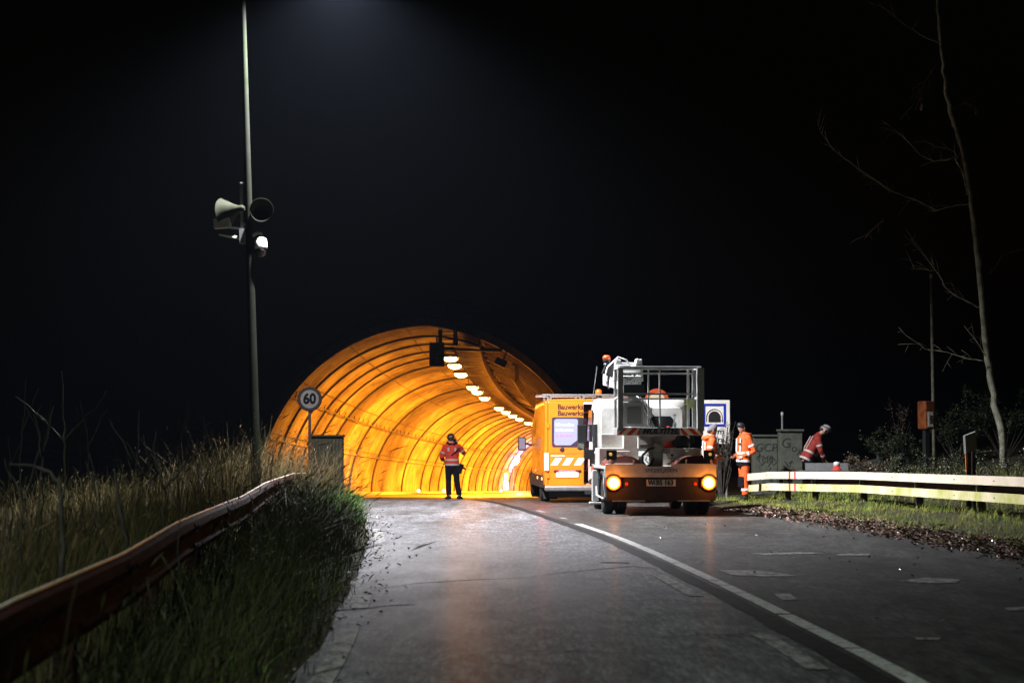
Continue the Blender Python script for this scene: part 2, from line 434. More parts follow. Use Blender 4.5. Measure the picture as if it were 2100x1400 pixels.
mb.rings([list(ring(y, TR + .28)) for y in ys(TY0, TY1, 4)], cap=False, closed=False)
mb.build('outer_shell', M_rib, T)
# end wall far round the bend
mb = MB(); e = ring(TY1, TR); mb.add(e, [tuple(range(len(e)))]); mb.build('end_wall', M_lin, T)
# ribs: joints of the lining, at the depths where the photograph shows them on the left wall
def depth_for(px):
    lo, hi = 68.0, 230.0
    for _ in range(40):
        m_ = (lo + hi) / 2; x = 1050 + F * (tcx(m_) - TR) / m_
        if x < px: lo = m_
        else: hi = m_
    return lo
rib_px = [560, 585, 610, 632, 660, 715, 761, 823, 862, 880, 898, 915, 931, 946, 960, 974, 987, 999, 1009, 1020, 1031, 1042, 1053, 1064]
ribs = [depth_for(p) for p in rib_px]
y_ = ribs[-1] + 5
while y_ < TY1 - 4: ribs.append(y_); y_ += 5
for i, y in enumerate(ribs):
    wd = .40 if i in (5, 6, 7, 12) else .28
    if i < 4: wd = .18
    mb = MB(); a = ring(y - wd / 2, TR - .0); b = ring(y - wd / 2, TR - .07); c_ = ring(y + wd / 2, TR - .07); d_ = ring(y + wd / 2, TR)
    mb.rings([a, b, c_, d_], cap=False, closed=False)
    mb.build('rib', M_rib, T, smooth=False)
# thin corrugation ribs of the near right-hand roof
mb = MB()
for y in ys(69, 112, 1.25):
    a0, a1 = radians(18), radians(72)
    mb.rings([ring(y, TR, a0, a1, 16), ring(y, TR - .06, a0, a1, 16), ring(y + .16, TR - .06, a0, a1, 16), ring(y + .16, TR, a0, a1, 16)], cap=False, closed=False)
mb.build('roof_corrugation', M_tray, T)
for deg in (158, 138, 118, 98):
    mb = MB(); rows = []
    for y in ys(TY0 + .2, 200, 1.5):
        rows.append([(tcx(y) + (TR - q_) * cos(radians(deg + o_)), y, zr(y) + (TR - q_) * sin(radians(deg + o_))) for q_, o_ in ((0, -.18), (.02, -.18), (.02, .18), (0, .18))])
    mb.rings(rows, cap=False, closed=False); mb.build('panel_joint', mat('joint_stain', (.16, .12, .08), .9, noise=.6, nscale=2), T)
# shelf line along the wall at 1.9 m, kerbs
for s_ in (-1, 1):
    mb = MB(); rows = []
    for y in ys(TY0, TY1, 2):
        z = zr(y) + 2.0; xw = tcx(y) + s_ * (sqrt(TR * TR - 4.0) + .0)
        rows.append([(xw + s_ * .05, y, z - .03), (xw - s_ * .07, y, z - .03), (xw - s_ * .07, y, z + .04), (xw + s_ * .02, y, z + .04)])
    mb.rings(rows, cap=False, closed=False); mb.build('wall_ledge', M_lin, T)
    mb = MB(); rows = []
    for y in ys(TY0 + .1, TY1, 2):
        z = zr(y); c = tcx(y); o_ = 3.72
        rows.append([(c + s_ * o_, y, z - .1), (c + s_ * o_, y, z + .16), (c + s_ * (TR - .02), y, z + .18), (c + s_ * (TR - .02), y, z - .1)])
    mb.rings(rows, cap=False, closed=False); mb.build('kerb', M_kerb, T)
# cable with brackets along the left wall
mb = MB(); pts = []; R_ = random.Random(3)
for y in ys(TY0 + .3, 190, 1.0):
    a = radians(143.5) ; r = TR - .07 - .03 * abs(sin(y * .9))
    pts.append((tcx(y) + r * cos(a), y, zr(y) + r * sin(a)))
mb.tube(pts, .025, 6)
for i in range(0, len(pts), 2):
    p = Vector(pts[i]); q = p + Vector((.05, 0, .16 + .1 * (i % 4 == 0)))
    mb.tube([p, q, q + Vector((.04, .1, .02))], .018, 5)
mb.build('wall_cable', M_dark, T)
# cable tray in the roof, right of the lamps
mb = MB(); rows = []
for y in ys(TY0 - .05, 190, 1.5):
    c = tcx(y) + 1.28; z = zr(y) + 5.18
    rows.append([(c - .5, y, z + .28), (c - .5, y, z), (c + .42, y, z - .06), (c + .42, y, z + .2)])
mb.rings(rows, cap=False, closed=False)
for y in ys(TY0 + 1, 150, 1.0):
    c = tcx(y) + 1.28; z = zr(y) + 5.12
    mb.box((c - .48, y, z), (.05, .06, .12)); mb.box((c, y, z + .02), (.9, .05, .04))
for y in ys(TY0 + 1, 150, 3.0):
    c = tcx(y) + 1.28; z = zr(y) + 5.2
    for dx in (-.45, .38): mb.bar((c + dx, y, z), (c + dx, y, zr(y) + sqrt(TR ** 2 - (1.28 + dx) ** 2)), .05)
mb.build('cable_tray', M_tray, T)
for dx, zz in ((.1, 5.3), (.9, 5.22)):
    pass
# overhead duct dropping down the right-hand wall near the portal
mb = MB(); A = []
for (px, py, Y) in ((1056, 747, 74.5), (1056, 776, 74.8), (1070, 800, 77), (1100, 836, 83), (1130, 858, 91)):
    A.append(P(px, py, Y))
mb.tube(A, .16, 4, side=(1, 0, 0)); mb.build('cable_duct', M_tray, T)
mb = MB(); q = P(1027, 743, 71.5); mb.box(q, (.42, .4, .26), Matrix.Rotation(radians(25), 3, 'Y')); mb.bar(q + Vector((.1, 0, .1)), q + Vector((.3, 0, .62)), .05); mb.build('roof_speaker', M_black, T, bevel=.01)
mb = MB(); a = P(884, 714, 69.2); b = P(1030, 718, 69.2); mb.bar(a, b, .12); 
for px in (903, 934):
    mb.bar(P(px, 716, 69.2), P(px, 676, 69.2), .14)
for k in range(5): mb.bar(P(903, 712 - k * 8, 69.2), P(934, 712 - k * 8, 69.2), .04)
mb.build('gantry_bar', M_black, T)
sg = thing('lane_signal', 'dark rectangular signal box hanging from the tunnel roof at the portal', 'traffic signal', P(896, 727, 69.0))
mb = MB(); mb.box((0, 0, 0), (.52, .22, .84)); mb.build('housing', mat('signal_housing', (.05, .045, .035), .6, noise=.3), sg, bevel=.02)
mb = MB()
for z in (-.22, .2): mb.lathe((0, -.11, z), [(.13, 0), (.145, -.06), (.13, -.06), (.11, -.01)], 16, 'Y')
mb.build('lens_hood', M_black, sg)
mb = MB(); mb.bar((0, 0, .42), (0, 0, .62), .06); mb.build('hanger', M_black, sg)

# lamps
M_lamp = mat('sodium_lamp', (1, .8, .5), .5, emit=(1, .55, .14), estr=26)
SOD = (1.0, .315, .012)
lampY = [74, 78.4, 84.3, 95, 99.5, 106, 119, 125, 131, 137, 145, 151, 160, 170, 180, 192, 205, 218]
first = None
ln = ['nearest the portal', 'second from the portal', 'third from the portal', 'first of the middle trio', 'second of the middle trio', 'third of the middle trio']
for i, y in enumerate(lampY):
    lab = 'glowing orange tunnel roof lamp, ' + (ln[i] if i < 6 else 'in the merging far row before the bend')
    g = 'sodium lamps along the tunnel roof'
    t = thing('tunnel_lamp', lab, 'lamp', (tcx(y) + .52, y, zr(y) + 5.18), 0, g)
    mb = MB(); mb.box((0, 0, .06), (.62, .42, .14)); mb.bar((-.2, 0, .1), (-.2, 0, .42), .03); mb.bar((.2, 0, .1), (.2, 0, .4), .03)
    mb.build('housing', M_tray, t)
    mb = MB(); mb.lathe((0, 0, -.01), [(.04, -.17), (.16, -.15), (.25, -.09), (.29, 0)], 18); 
    o = mb.build('diffuser', M_lamp, t); o.scale = (1, .8, 1)
    pw = TUNNEL_W * (.22 if y < 76 else .38 if y < 80 else .7 if y < 90 else 1.05 if y < 110 else 1.15)
    if y > 150: pw *= 1.6
    lamp('lamp_light', 'AREA', (0, 0, -.20), pw, SOD, t, .5, .35, rot=(0, radians(14), 0))
# kerb marker lights
M_mark = mat('kerb_light_glow', (1, 1, 1), .5, emit=(1, .9, .75), estr=30)
for px, side_ in ((802, 'nearest'), (862, 'middle'), (992, 'farthest')):
    y = depth_for(px - 12)
    t = thing('kerb_light', 'small bright marker light on the left tunnel kerb, %s of the three' % side_, 'marker light', (tcx(y) - 3.9, y, zr(y) + .17), 0, 'marker lights on the tunnel kerb')
    mb = MB(); mb.box((0, 0, .05), (.2, .16, .1)); mb.build('housing', M_steel, t)
    mb = MB(); mb.lathe((0, -.085, .06), [(.07, 0), (.05, -.03), (.01, -.04)], 12, 'Y'); mb.build('lens', M_mark, t)
# niche with white light and lit emergency sign, deep inside on the left wall
y = depth_for(1030) ; xw = tcx(y) - TR
wl = thing('work_light', 'glaring white work light on a stand deep inside the tunnel', 'work light', (xw + 1.05, y + 3, zr(y)))
mb = MB()
for a in (0, 2.1, 4.2): mb.tube([(0, 0, .9), (.45 * cos(a), .45 * sin(a), 0)], .02, 6)
mb.tube([(0, 0, .8), (0, 0, 2.9)], .025, 6); mb.build('tripod', M_steel, wl)
mb = MB(); mb.lathe((0, 0, 3.05), [(.2, .25), (.5, .05), (.54, -.1)], 24, 'Y'); mb.build('housing', M_black, wl)
mb = MB(); mb.lathe((0, 0, 3.05), [(.52, -.10), (.40, -.20), (.15, -.26)], 24, 'Y'); mb.build('lens', mat('work_light_glow', (1, 1, 1), .5, emit=(.72, .74, 1), estr=60), wl)
lamp('work_light_beam', 'AREA', (0, -.25, 3.05), 1, (.42, .45, 1), wl, 1.0, .8, rot=(radians(85), 0, radians(-35)))
lamp('work_light_flood', 'POINT', (.4, -.8, 3.1), 2200, (.30, .32, 1), wl, .3)
em = thing('emergency_sign', 'tall lit green and white emergency exit sign far inside the tunnel', 'sign', (xw + .35, y - 1.5, zr(y) + .15))
mb = MB(); mb.box((0, .06, 1.0), (.55, .1, 2.0)); mb.build('housing', M_steel, em)
mb = MB(); mb.box((0, 0, 1.35), (.3, .02, .75)); mb.build('green_panel', mat('lit_green', (.02, .08, .05), .5, emit=(.15, 1, .50), estr=4), em)
mb = MB(); mb.box((0, 0, .55), (.42, .02, .7)); mb.build('white_panel', mat('lit_white', (.08, .09, .09), .5, emit=(.6, 1, .9), estr=4), em)
mb = MB(); mb.box((.62, 0, 0), (.02, .02, .02))

# hill over the tunnel
mb = MB(); rows = []
M_hill = mat('hill_scrub', (.018, .020, .011), .95, noise=.5, nscale=.8, bump=.6, bscale=3, spec=.05)
for y in [71.5, 74, 78, 84, 92, 104, 120, 145, 180, 235, 320]:
    c = tcx(y); z = zr(y); k = min(1, (y - 71.5) / 14); row = []
    for i in range(33):
        a = pi * i / 32
        R1 = TR + .5 + k * 2.2
        x = c - R1 * cos(a); h = R1 * sin(a)
        row.append((x, y, z + h - .1 + .12 * sin(i * 2.3 + y) * k))
    wl_ = 14 + k * 50
    row = [(c - R1 - wl_, y, z + k * 3.5 - 1), (c - R1 - 3 - wl_ * .2, y, z + k * 5 - .5)] + row[0:0] + [r for r in row] + [(c + R1 + 3 + wl_ * .2, y, z + k * 5 - .5), (c + R1 + wl_, y, z + k * 3.5 - 1)]
    rows.append(row)
mb.rings(rows, cap=False, closed=False)
tag(mb.build('hill', M_hill, smooth=True), kind='structure')

# haze
mb = MB(); mb.box((0, 108, 18), (330, 330, 46))
hm = bpy.data.materials.new('haze_air'); hm.use_nodes = True; nt = hm.node_tree; nt.nodes.clear()
ho = nt.nodes.new('ShaderNodeOutputMaterial'); hv = nt.nodes.new('ShaderNodeVolumePrincipled')
hv.inputs['Color'].default_value = (.62, .76, 1, 1); hv.inputs['Density'].default_value = HAZE; hv.inputs['Anisotropy'].default_value = 0
nt.links.new(hv.outputs[0], ho.inputs['Volume'])
if HAZE > 0:
    hz_o = mb.build('haze', hm); tag(hz_o, kind='stuff')

# ------------------------------------------------------------------ street lamp with speakers and camera
PY = 39.5
base = P(528, 905, PY); base.z = hz(base.x, PY)
top = P(497, -40, PY)
sl = thing('street_lamp', 'tall leaning grey street lamp pole carrying loudspeakers and a camera on the left verge', 'street lamp', base)
d = top - base
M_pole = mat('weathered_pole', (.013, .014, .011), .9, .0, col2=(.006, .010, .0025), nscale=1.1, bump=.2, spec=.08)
mb = MB(); n = 14
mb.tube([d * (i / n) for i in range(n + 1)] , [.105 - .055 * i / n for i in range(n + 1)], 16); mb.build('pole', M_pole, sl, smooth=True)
mb = MB(); head = d + Vector((1.75, -.55, .38)); mb.tube([d - d.normalized() * .1, d + Vector((.02, 0, .25)), d + Vector((.35, 0, .42)), head], [.055, .05, .045, .04], 10); mb.build('arm', M_steel, sl, smooth=True)
mb = MB(); mb.lathe(head + Vector((.25, 0, .02)), [(.03, .10), (.12, .09), (.17, .03), (.17, 0), (.15, -.02)], 16); o = mb.build('lamp_head', M_steel, sl, smooth=True)
mb = MB(); mb.lathe(head + Vector((.25, 0, -.03)), [(.13, 0), (.09, -.05), (.02, -.07)], 16); mb.build('diffuser', mat('street_lamp_glow', (1, 1, 1), .5, emit=(.9, .95, 1), estr=25), sl)
lp = head + Vector((.25, 0, -.16))
lamp('street_light', 'SPOT', lp, STREET_W, (.93, .93, 1.0), sl, .12, rot=(0, 0, 0), spot=144, blend=.6)
def onpole(py): # local point on the pole axis at photo row py
    z = P(510, py, PY).z - base.z; return d * (z / d.z)
# horns
M_horn = mat('horn_grey_green', (.022, .024, .014), .8, spec=.1, noise=.3, nscale=6)
for (px, py, dx, r, dirx, diry) in ((474, 433, -.36, .29, -.70, .45), (533, 431, .2, .23, .30, -.9)):
    c = P(px, py, PY) - base; q = Vector((dirx, diry, -.12)).to_track_quat('Z', 'Y').to_matrix()
    mb = MB(); mb.lathe(c, [(.03, -.34), (.06, -.3), (.075, -.2), (.14, -.06), (r * .8, .08), (r, .16), (r + .015, .17), (r * .93, .15), (r * .6, .05), (.05, -.1)], 24, 'Z', q)
    mb.bar(c + q @ Vector((0, 0, -.2)), onpole(py) , .04)
    h = mb.build('horn_speaker', M_horn, sl, smooth=True); h['label'] = 'pale horn speaker lit from above' if dx < 0 else 'shadowed horn speaker on the far side'
mb = MB(); mb.bar(onpole(440) + Vector((-.13, 0, -.45)), P(495, 378, PY) - base, .055); mb.lathe(P(495, 377, PY) - base, [(.05, 0), (.05, .03), (.01, .035)], 10)
mb.bar(onpole(470) + Vector((-.13, -.02, 0)), onpole(500) + Vector((-.13, -.02, 0)), .12); mb.bar(onpole(460), onpole(460) + Vector((-.16, 0, 0)), .06); mb.build('bracket', M_steel, sl)
c = P(456, 458, PY) - base
mb = MB(); mb.box(c, (.33, .22, .2), Matrix.Rotation(radians(-5), 3, 'Y')); mb.bar(c + Vector((.1, 0, -.08)), onpole(470), .04); mb.build('floodlight_box', mat('box_grey', (.36, .36, .34), .55, noise=.3), sl, bevel=.015)
mb = MB(); a = P(449, 481, PY) - base; b = onpole(492) + Vector((-.08, 0, 0)); mb.bar(a, b, .085, .03); mb.bar(a, b + Vector((0, -.02, .04)), .03); mb.build('white_antenna_arm', M_white, sl, bevel=.008)
c = P(535, 496, PY) - base
mb = MB(); mb.lathe(c, [(.13, -.14), (.132, -.10), (.125, 0), (.10, .075), (.05, .10), (.035, .15)], 20)
mb.tube([c + Vector((0, 0, .13)), c + Vector((0, 0, .17)), c + Vector((-.07, 0, .18)), onpole(487)], .035, 8)
mb.build('camera_housing', M_white, sl, smooth=True)
mb = MB(); mb.lathe(c, [(.03, -.30), (.085, -.27), (.115, -.20), (.125, -.143), (.05, -.142)], 20); mb.build('camera_dome', M_glass, sl, smooth=True)
# assumed second lamp, unseen left of the frame, fills the foreground with light
s2 = thing('street_lamp', 'assumed second street lamp on the left verge, unseen, added to light the foreground', 'street lamp', (-8.2, 3, -.3))
mb = MB(); mb.tube([(0, 0, 0), (0, 0, 10.6)], [.13, .07], 12); mb.build('pole', M_pole, s2, smooth=True)
mb = MB(); mb.tube([(0, 0, 10.5), (.3, 0, 10.9), (1.7, 0, 11)], .05, 8); mb.build('arm', M_steel, s2, smooth=True)
mb = MB(); mb.lathe((1.9, 0, 11), [(.03, .1), (.17, .03), (.15, -.02)], 16); mb.build('lamp_head', M_steel, s2, smooth=True)
lamp('street_light', 'SPOT', (1.9, 0, 10.85), NEAR_W, (.86, 1.0, .95), s2, .12, spot=146, blend=.4)

# ------------------------------------------------------------------ speed sign
p = P(635, 818, 49); gz = hz(p.x, 49)
s6 = thing('speed_sign', 'round grey sixty speed limit sign seen against the glowing tunnel', 'road sign', (p.x, 49, gz)); h = p.z - gz
M_sback = mat('sign_unlit_white', (.07, .066, .061), .95, noise=.2, spec=.1)
mb = MB(); mb.lathe((0, 0, h), [(.305, .02), (.305, 0), (.29, -.012)], 36, 'Y'); mb.build('sign_rim', mat('sign_ring', (.012, .008, .007), .9, spec=.1), s6)
mb = MB(); mb.lathe((0, -.014, h), [(.225, .004), (.225, -.004)], 36, 'Y'); mb.build('sign_face', M_sback, s6)
text('sign_text', '60', .35, mat('digit_black', (.004, .004, .004), 1.0, spec=.0), s6, (0, -.024, h + .0), ext=.003, bold=.014, sx=.9)
mb = MB(); mb.tube([(0, .05, -.1), (0, .05, h + .28)], .035, 10); mb.build('post', mat('dark_post', (.02, .015, .012), .95, spec=.05), s6, smooth=True)

# dark board at the rail end
p = P(672, 895, 43.5); gz = hz(p.x, 43.5)
bx = thing('cabinet', 'weathered dark board cabinet half overgrown by reeds at the left rail end', 'cabinet', (p.x, 43.5, gz)); h = p.z - gz
mb = MB(); mb.box((0, 0, h / 2), (.68, .4, h)); mb.build('body', mat('mossy_board', (.018, .016, .010), .95, spec=.05, col2=(.01, .011, .007), nscale=7, bump=.6), bx, bevel=.01)
mb = MB(); mb.box((0, 0, h + .02), (.72, .44, .04)); mb.build('lid', mat('dark_lid', (.015, .013, .009), .95, spec=.05), bx)
mb = MB()
for k in range(9): mb.box((-.30 + k * .075, -.212, h / 2), (.02, .02, h * .94))
mb.build('slats', mat('slat_wood', (.03, .026, .016), .95, spec=.05, noise=.4), bx)

# ------------------------------------------------------------------ guardrails
def beam(mb, pts, hgt, thick, nrm=-1):
    """box beam with rounded edges along a path"""
    rs = []
    for i, p in enumerate(pts):
        t = (pts[min(i + 1, len(pts) - 1)] - pts[max(0, i - 1)]).normalized(); nn = Vector((t.y, -t.x, 0)).normalized() * nrm
        prof = [(-.5, 0), (-.42, .7), (-.25, 1), (.25, 1), (.42, .7), (.5, 0), (.5, -.6), (-.5, -.6)]
        rs.append([p + Vector((0, 0, hgt * a)) + nn * (thick * .5 * b) for a, b in prof])
    mb.rings(rs)
def subdiv(pts, st):
    out = []
    for a, b in zip(pts, pts[1:]):
        n = max(1, int((b - a).length / st)); out += [a + (b - a) * (i / n) for i in range(n)]
    return out + [pts[-1]]
M_railW = mat('rail_grey_paint', (.78, .67, .54), .42, .0, col2=(.60, .56, .38), nscale=1.6, bump=.15, bscale=8)
M_railG = mat('rail_mossy', (.74, .66, .46), .5, .0, col2=(.42, .44, .12), nscale=1.3, bump=.15, bscale=8)
gr = thing('guard_rail', 'double beam steel guard rail running along the right verge', 'guard rail', (0, 0, 0))
U = [P(1535, 978, 45.9), P(1582, 974, 44.3), P(1640, 974, 43.6), P(1760, 974.8, 41.2), P(2100, 987.5, 31.9)]
L = [P(1538, 1001, 45.9), P(1582, 997.5, 44.3), P(1640, 999, 43.6), P(1760, 1001.2, 41.2), P(2100, 1023.5, 31.9)]
for q, nm, m in ((U, 'upper_beam', M_railW), (L, 'lower_beam', M_railG)):
    q.append(q[-1] + Vector((1.2, -14, .0))); q.append(q[-1] + Vector((.4, -26, 0)))
    mb = MB(); beam(mb, subdiv(q, 1.5), .155, .16); mb.build(nm, m, gr)
# recessed strip between them, its rust red stands in for reflected red light
mb = MB(); q = [ (a + b) / 2 + Vector((.14, .10, 0)) for a, b in zip(U, L)][2:]; beam(mb, subdiv(q, 1.5), .17, .03); mb.build('red_gap_strip', M_rust_lit, gr)
def along(px, pts):
    for a, b in zip(pts, pts[1:]):
        xa = 1050 + F * a.x / a.y; xb = 1050 + F * b.x / b.y
        if xa <= px <= xb:
            lo, hi = 0.0, 1.0
            for _ in range(30):
                m_ = (lo + hi) / 2; q_ = a + (b - a) * m_
                if 1050 + F * q_.x / q_.y < px: lo = m_
                else: hi = m_
            return a + (b - a) * lo
    return pts[-2]
for px in (1604, 1660, 1759, 1872, 1998):
    u = along(px, U); gz = hz(u.x, u.y)
    mb = MB(); mb.box((u.x + .13, u.y + .12, (gz - .3 + u.z) / 2), (.13, .1, u.z - gz + .3)); mb.box((u.x + .08, u.y + .07, u.z - .1), (.1, .1, .2)); mb.build('post', M_dark, gr, bevel=.008)
for y_ in (28, 24, 20, 16):
    a, b = U[4], U[5]; k = (a.y - y_) / (a.y - b.y); u = a + (b - a) * k; gz = hz(u.x, y_)
    mb = MB(); mb.box((u.x + .13, u.y + .12, (gz - .3 + u.z) / 2), (.13, .1, u.z - gz + .3)); mb.build('post', M_dark, gr, bevel=.008)
mb = MB(); mb2 = MB()
for pts in (U, L):
    for px in (1582, 1653, 1735, 1840, 1968, 2050):
        u = along(px, pts)
        for dx in (-.06, .06):
            for dz in (.0,): mb.box((u.x + dx - .07, u.y - .065, u.z + dz), (.016, .014, .018))
    for px in (1620, 1631):
        u = along(px, pts); u2 = along(px + 2.5, pts); v = [u + Vector((-.003, -.003, 0)), u2 + Vector((-.003, -.003, 0))]
        beam(mb2, v, .165, .18)
mb.build('bolts', M_black, gr)
mb2.build('red_band', M_red, gr)

gl = thing('guard_rail', 'rusty guard rail, red light put into its colour, in tall grass on the left verge', 'guard rail', (0, 0, 0))
pts = [(-1.75, -2), (-1.95, 4.5), (-2.03, 8.2), (-2.28, 11.7), (-2.55, 15.2), (-2.85, 18.6), (-3.25, 24), (-3.72, 30), (-4.22, 35.4), (-4.44, 39), (-4.60, 42), (-4.68, 45.5)]
tz = lambda y: .75 + .03 * sin(y * .5) * (1 if y > 9 else 0) - (.13 if y < 7 else 0) + (-.05 if y > 38 else 0)
pr = [Vector((x, y, tz(y))) for x, y in pts]; pr = subdiv(pr, 1.0)
mb = MB(); rs = []
for i, p in enumerate(pr):
    t = (pr[min(i + 1, len(pr) - 1)] - pr[max(0, i - 1)]).normalized(); nn = Vector((t.y, -t.x, 0)).normalized()
    prof = [(0, 0), (-.02, .05), (-.07, .07), (-.11, .04), (-.15, .0), (-.19, .04), (-.24, .07), (-.29, .05), (-.31, 0), (-.31, -.006), (-.29, .044), (-.24, .062), (-.19, .034), (-.15, -.006), (-.11, .034), (-.07, .062), (-.02, .044), (0, -.006)]
    rs.append([p + Vector((0, 0, a)) + nn * b for a, b in prof])
mb.rings(rs); mb.build('beam', M_rust_lit, gl, smooth=False)
mb = MB(); mb.tube([p + Vector((0, 0, .004)) for p in pr], .010, 6); mb.build('lit_top_edge', M_railW, gl)  # pale tube paints the lamp light along the rail's top edge
mb = MB()
for i in range(4, len(pr) - 2, 4):
    t = (pr[i + 1] - pr[i - 1]).normalized(); nn = Vector((t.y, -t.x, 0)).normalized(); R_ = Matrix((nn, t, Vector((0, 0, 1)))).transposed()
    for dz in (-.07, -.24):
        mb = MB(); mb.box(pr[i] + Vector((0, 0, dz)) + nn * .068, (.012, .32, .075), R_)
        for dt in (-.11, .11): mb.box(pr[i] + Vector((0, 0, dz)) + nn * .074 + t * dt, (.02, .032, .032), R_)
        mb.build('splice_plate', M_rust_lit, gl)
for y_ in (6, 10, 14, 18, 22, 26, 30, 34, 38):
    x = None
    for a, b in zip(pts, pts[1:]):
        if a[1] <= y_ <= b[1]: x = a[0] + (b[0] - a[0]) * (y_ - a[1]) / (b[1] - a[1])
    gz = hz(x, y_); mb = MB(); mb.box((x - .07, y_, (gz - .3 + tz(y_)) / 2 - .02), (.1, .12, tz(y_) - gz + .24)); mb.build('post', M_rust_lit, gl)

# ------------------------------------------------------------------ tunnel information sign
Ys = 47.5
a = P(1440, 820, Ys); b = P(1497, 820, Ys); c = P(1440, 910, Ys); cxn = (a.x + b.x) / 2
W_, H_ = b.x - a.x, a.z - c.z; gz = hz(cxn, Ys); z0 = c.z - gz
ts = thing('tunnel_sign', 'white notice board with blue-framed black tunnel arch symbol behind the parked lorry', 'road sign', (cxn, Ys, gz), radians(2))
mb = MB(); mb.box((0, .02, z0 + H_ / 2), (W_, .04, H_)); mb.build('board', M_signw, ts, bevel=.012)
fx0, fx1, fz0, fz1 = -W_ * .48, W_ * .35, z0 + H_ * .40, z0 + H_ * .92; th = .055
mb = MB(); y0 = -.006
for (x0, x1, zz0, zz1) in ((fx0, fx1, fz1 - th, fz1), (fx0, fx1, fz0, fz0 + th), (fx0, fx0 + th, fz0 + th, fz1 - th), (fx1 - th, fx1, fz0 + th, fz1 - th)):
    mb.box(((x0 + x1) / 2, y0, (zz0 + zz1) / 2), (x1 - x0, .008, zz1 - zz0))
mb.build('blue_frame', M_blue, ts)
mb = MB(); mx = (fx0 + fx1) / 2; r = (fx1 - fx0) * .26; zb = fz0 + th + .05
poly = [(mx - r, zb), (mx + r, zb)] + [(mx + r * cos(t_), zb + r * .8 + r * sin(t_)) for t_ in [pi * k / 14 for k in range(15)]]
mb.prism(poly, -.012, -.002); mb.build('arch_symbol', M_black, ts)
mb = MB(); ar = []
for k in range(15):
    t_ = pi * k / 14
    ar.append((mx + (r + .045) * cos(t_), -.006, zb + r * .8 + (r + .045) * sin(t_)))
mb.tube([(mx + r + .045, -.006, zb)] + ar + [(mx - r - .045, -.006, zb)], .008, 5); mb.build('arch_outline', M_black, ts)
text('distance_text', '5 m', .20, M_black, ts, (W_ * .04, -.006, z0 + H_ * .285))
text('notice_text', 'ern', .20, M_black, ts, (W_ * .1, -.006, z0 + H_ * .10))
for s_ in (-.25, .25):
    mb = MB(); mb.tube([(s_, .07, -.3), (s_, .07, z0 + H_)], .03, 8); mb.build('post', M_steel, ts)
# dry shrub before the notice board
# round prohibition sign, behind the lorry cab
p = P(1347, 822, 50); gz = hz(p.x, 50)
ps = thing('prohibition_sign', 'round red and white sign on a post, half hidden behind the lorry work cage', 'road sign', (p.x, 50, gz)); h = p.z - gz
mb = MB(); mb.lathe((0, 0, h), [(.31, .02), (.31, 0), (.30, -.01)], 36, 'Y'); mb.build('sign_rim', mat('sign_red_orange', (.62, .09, .02), .45), ps)
mb = MB(); mb.lathe((0, -.012, h), [(.21, .004), (.21, -.004)], 36, 'Y'); mb.build('sign_face', mat('sign_cream', (.75, .6, .4), .5), ps)
mb = MB(); mb.tube([(0, .05, -.3), (0, .05, h + .3)], .03, 8); mb.build('post', M_steel, ps)

# ------------------------------------------------------------------ graffiti cabinets
M_cab = mat('cabinet_concrete', (.10, .105, .08), .85, col2=(.055, .065, .042), nscale=4, bump=.3)
M_graf = mat('graffiti_black', (.02, .022, .018), .7)
def cabinet(x0, x1, top, Y, label, glyph, gl2, lid):
    a = P(x0, top, Y); b = P(x1, top, Y); W = b.x - a.x; cx_ = (a.x + b.x) / 2; gz = hz(cx_, Y) - .1; H = a.z - gz
    t = thing('control_cabinet', label, 'cabinet', (cx_, Y, gz))
    mb = MB(); mb.box((0, 0, H / 2), (W, .5, H)); mb.build('body', M_cab, t, bevel=.012)
    mb = MB(); mb.box((0, -.02, H + .025), (W + .06, .58, .05)); mb.build('lid', M_cab, t, bevel=.01)
    mb = MB(); mb.box((0, -.257, H * .5), (W * .94, .012, H * .9)); mb.build('door', M_cab, t, bevel=.004)
    for (s, sz, x, z, rot) in glyph:
        text('graffiti', s, sz, M_graf, t, (x * W, -.268, H - z), rot=(pi / 2, 0, 0), ext=.002, shear=.15)
    mb = MB(); R2 = random.Random(gl2)
    for k in range(4):
        p_ = [Vector((R2.uniform(-.35, .35) * W, -.268, H * R2.uniform(.25, .6)))]
        for _ in range(9): p_.append(p_[-1] + Vector((R2.uniform(-.10, .11), 0, R2.uniform(-.12, .12))))
        for q_ in p_: q_.x = max(-W * .42, min(W * .42, q_.x)); q_.z = max(.15, min(H - .1, q_.z))
        mb.tube(p_, .009, 5)
    mb.build('scrawl', M_graf, t)
cabinet(1543, 1592, 895, 50, 'low grey-green control cabinet with looping graffiti GCP beside the standing worker', [('GCP', .28, 0, .28, 0), ('TMB', .22, -.05, .56, 0)], 5, 1)
cabinet(1597, 1643, 884, 49.5, 'taller grey control cabinet with graffiti starting with a big G', [('G', .34, -.26, .3, 0), ('o', .26, .1, .42, 0), ('x', .26, .33, .5, 0)], 9, 1)
p = P(1604, 846, 50.3); gz = hz(p.x, 50.3)
t = thing('marker_post', 'thin pale post sticking up behind the taller graffiti cabinet', 'post', (p.x, 50.3, gz))
mb = MB(); mb.tube([(0, 0, -.2), (0, 0, p.z - gz)], .028, 8); mb.build('post', M_steel, t); mb = MB(); mb.lathe((0, 0, p.z - gz), [(.034, -.06), (.034, .01), (.01, .02)], 8); mb.build('cap', M_white, t)

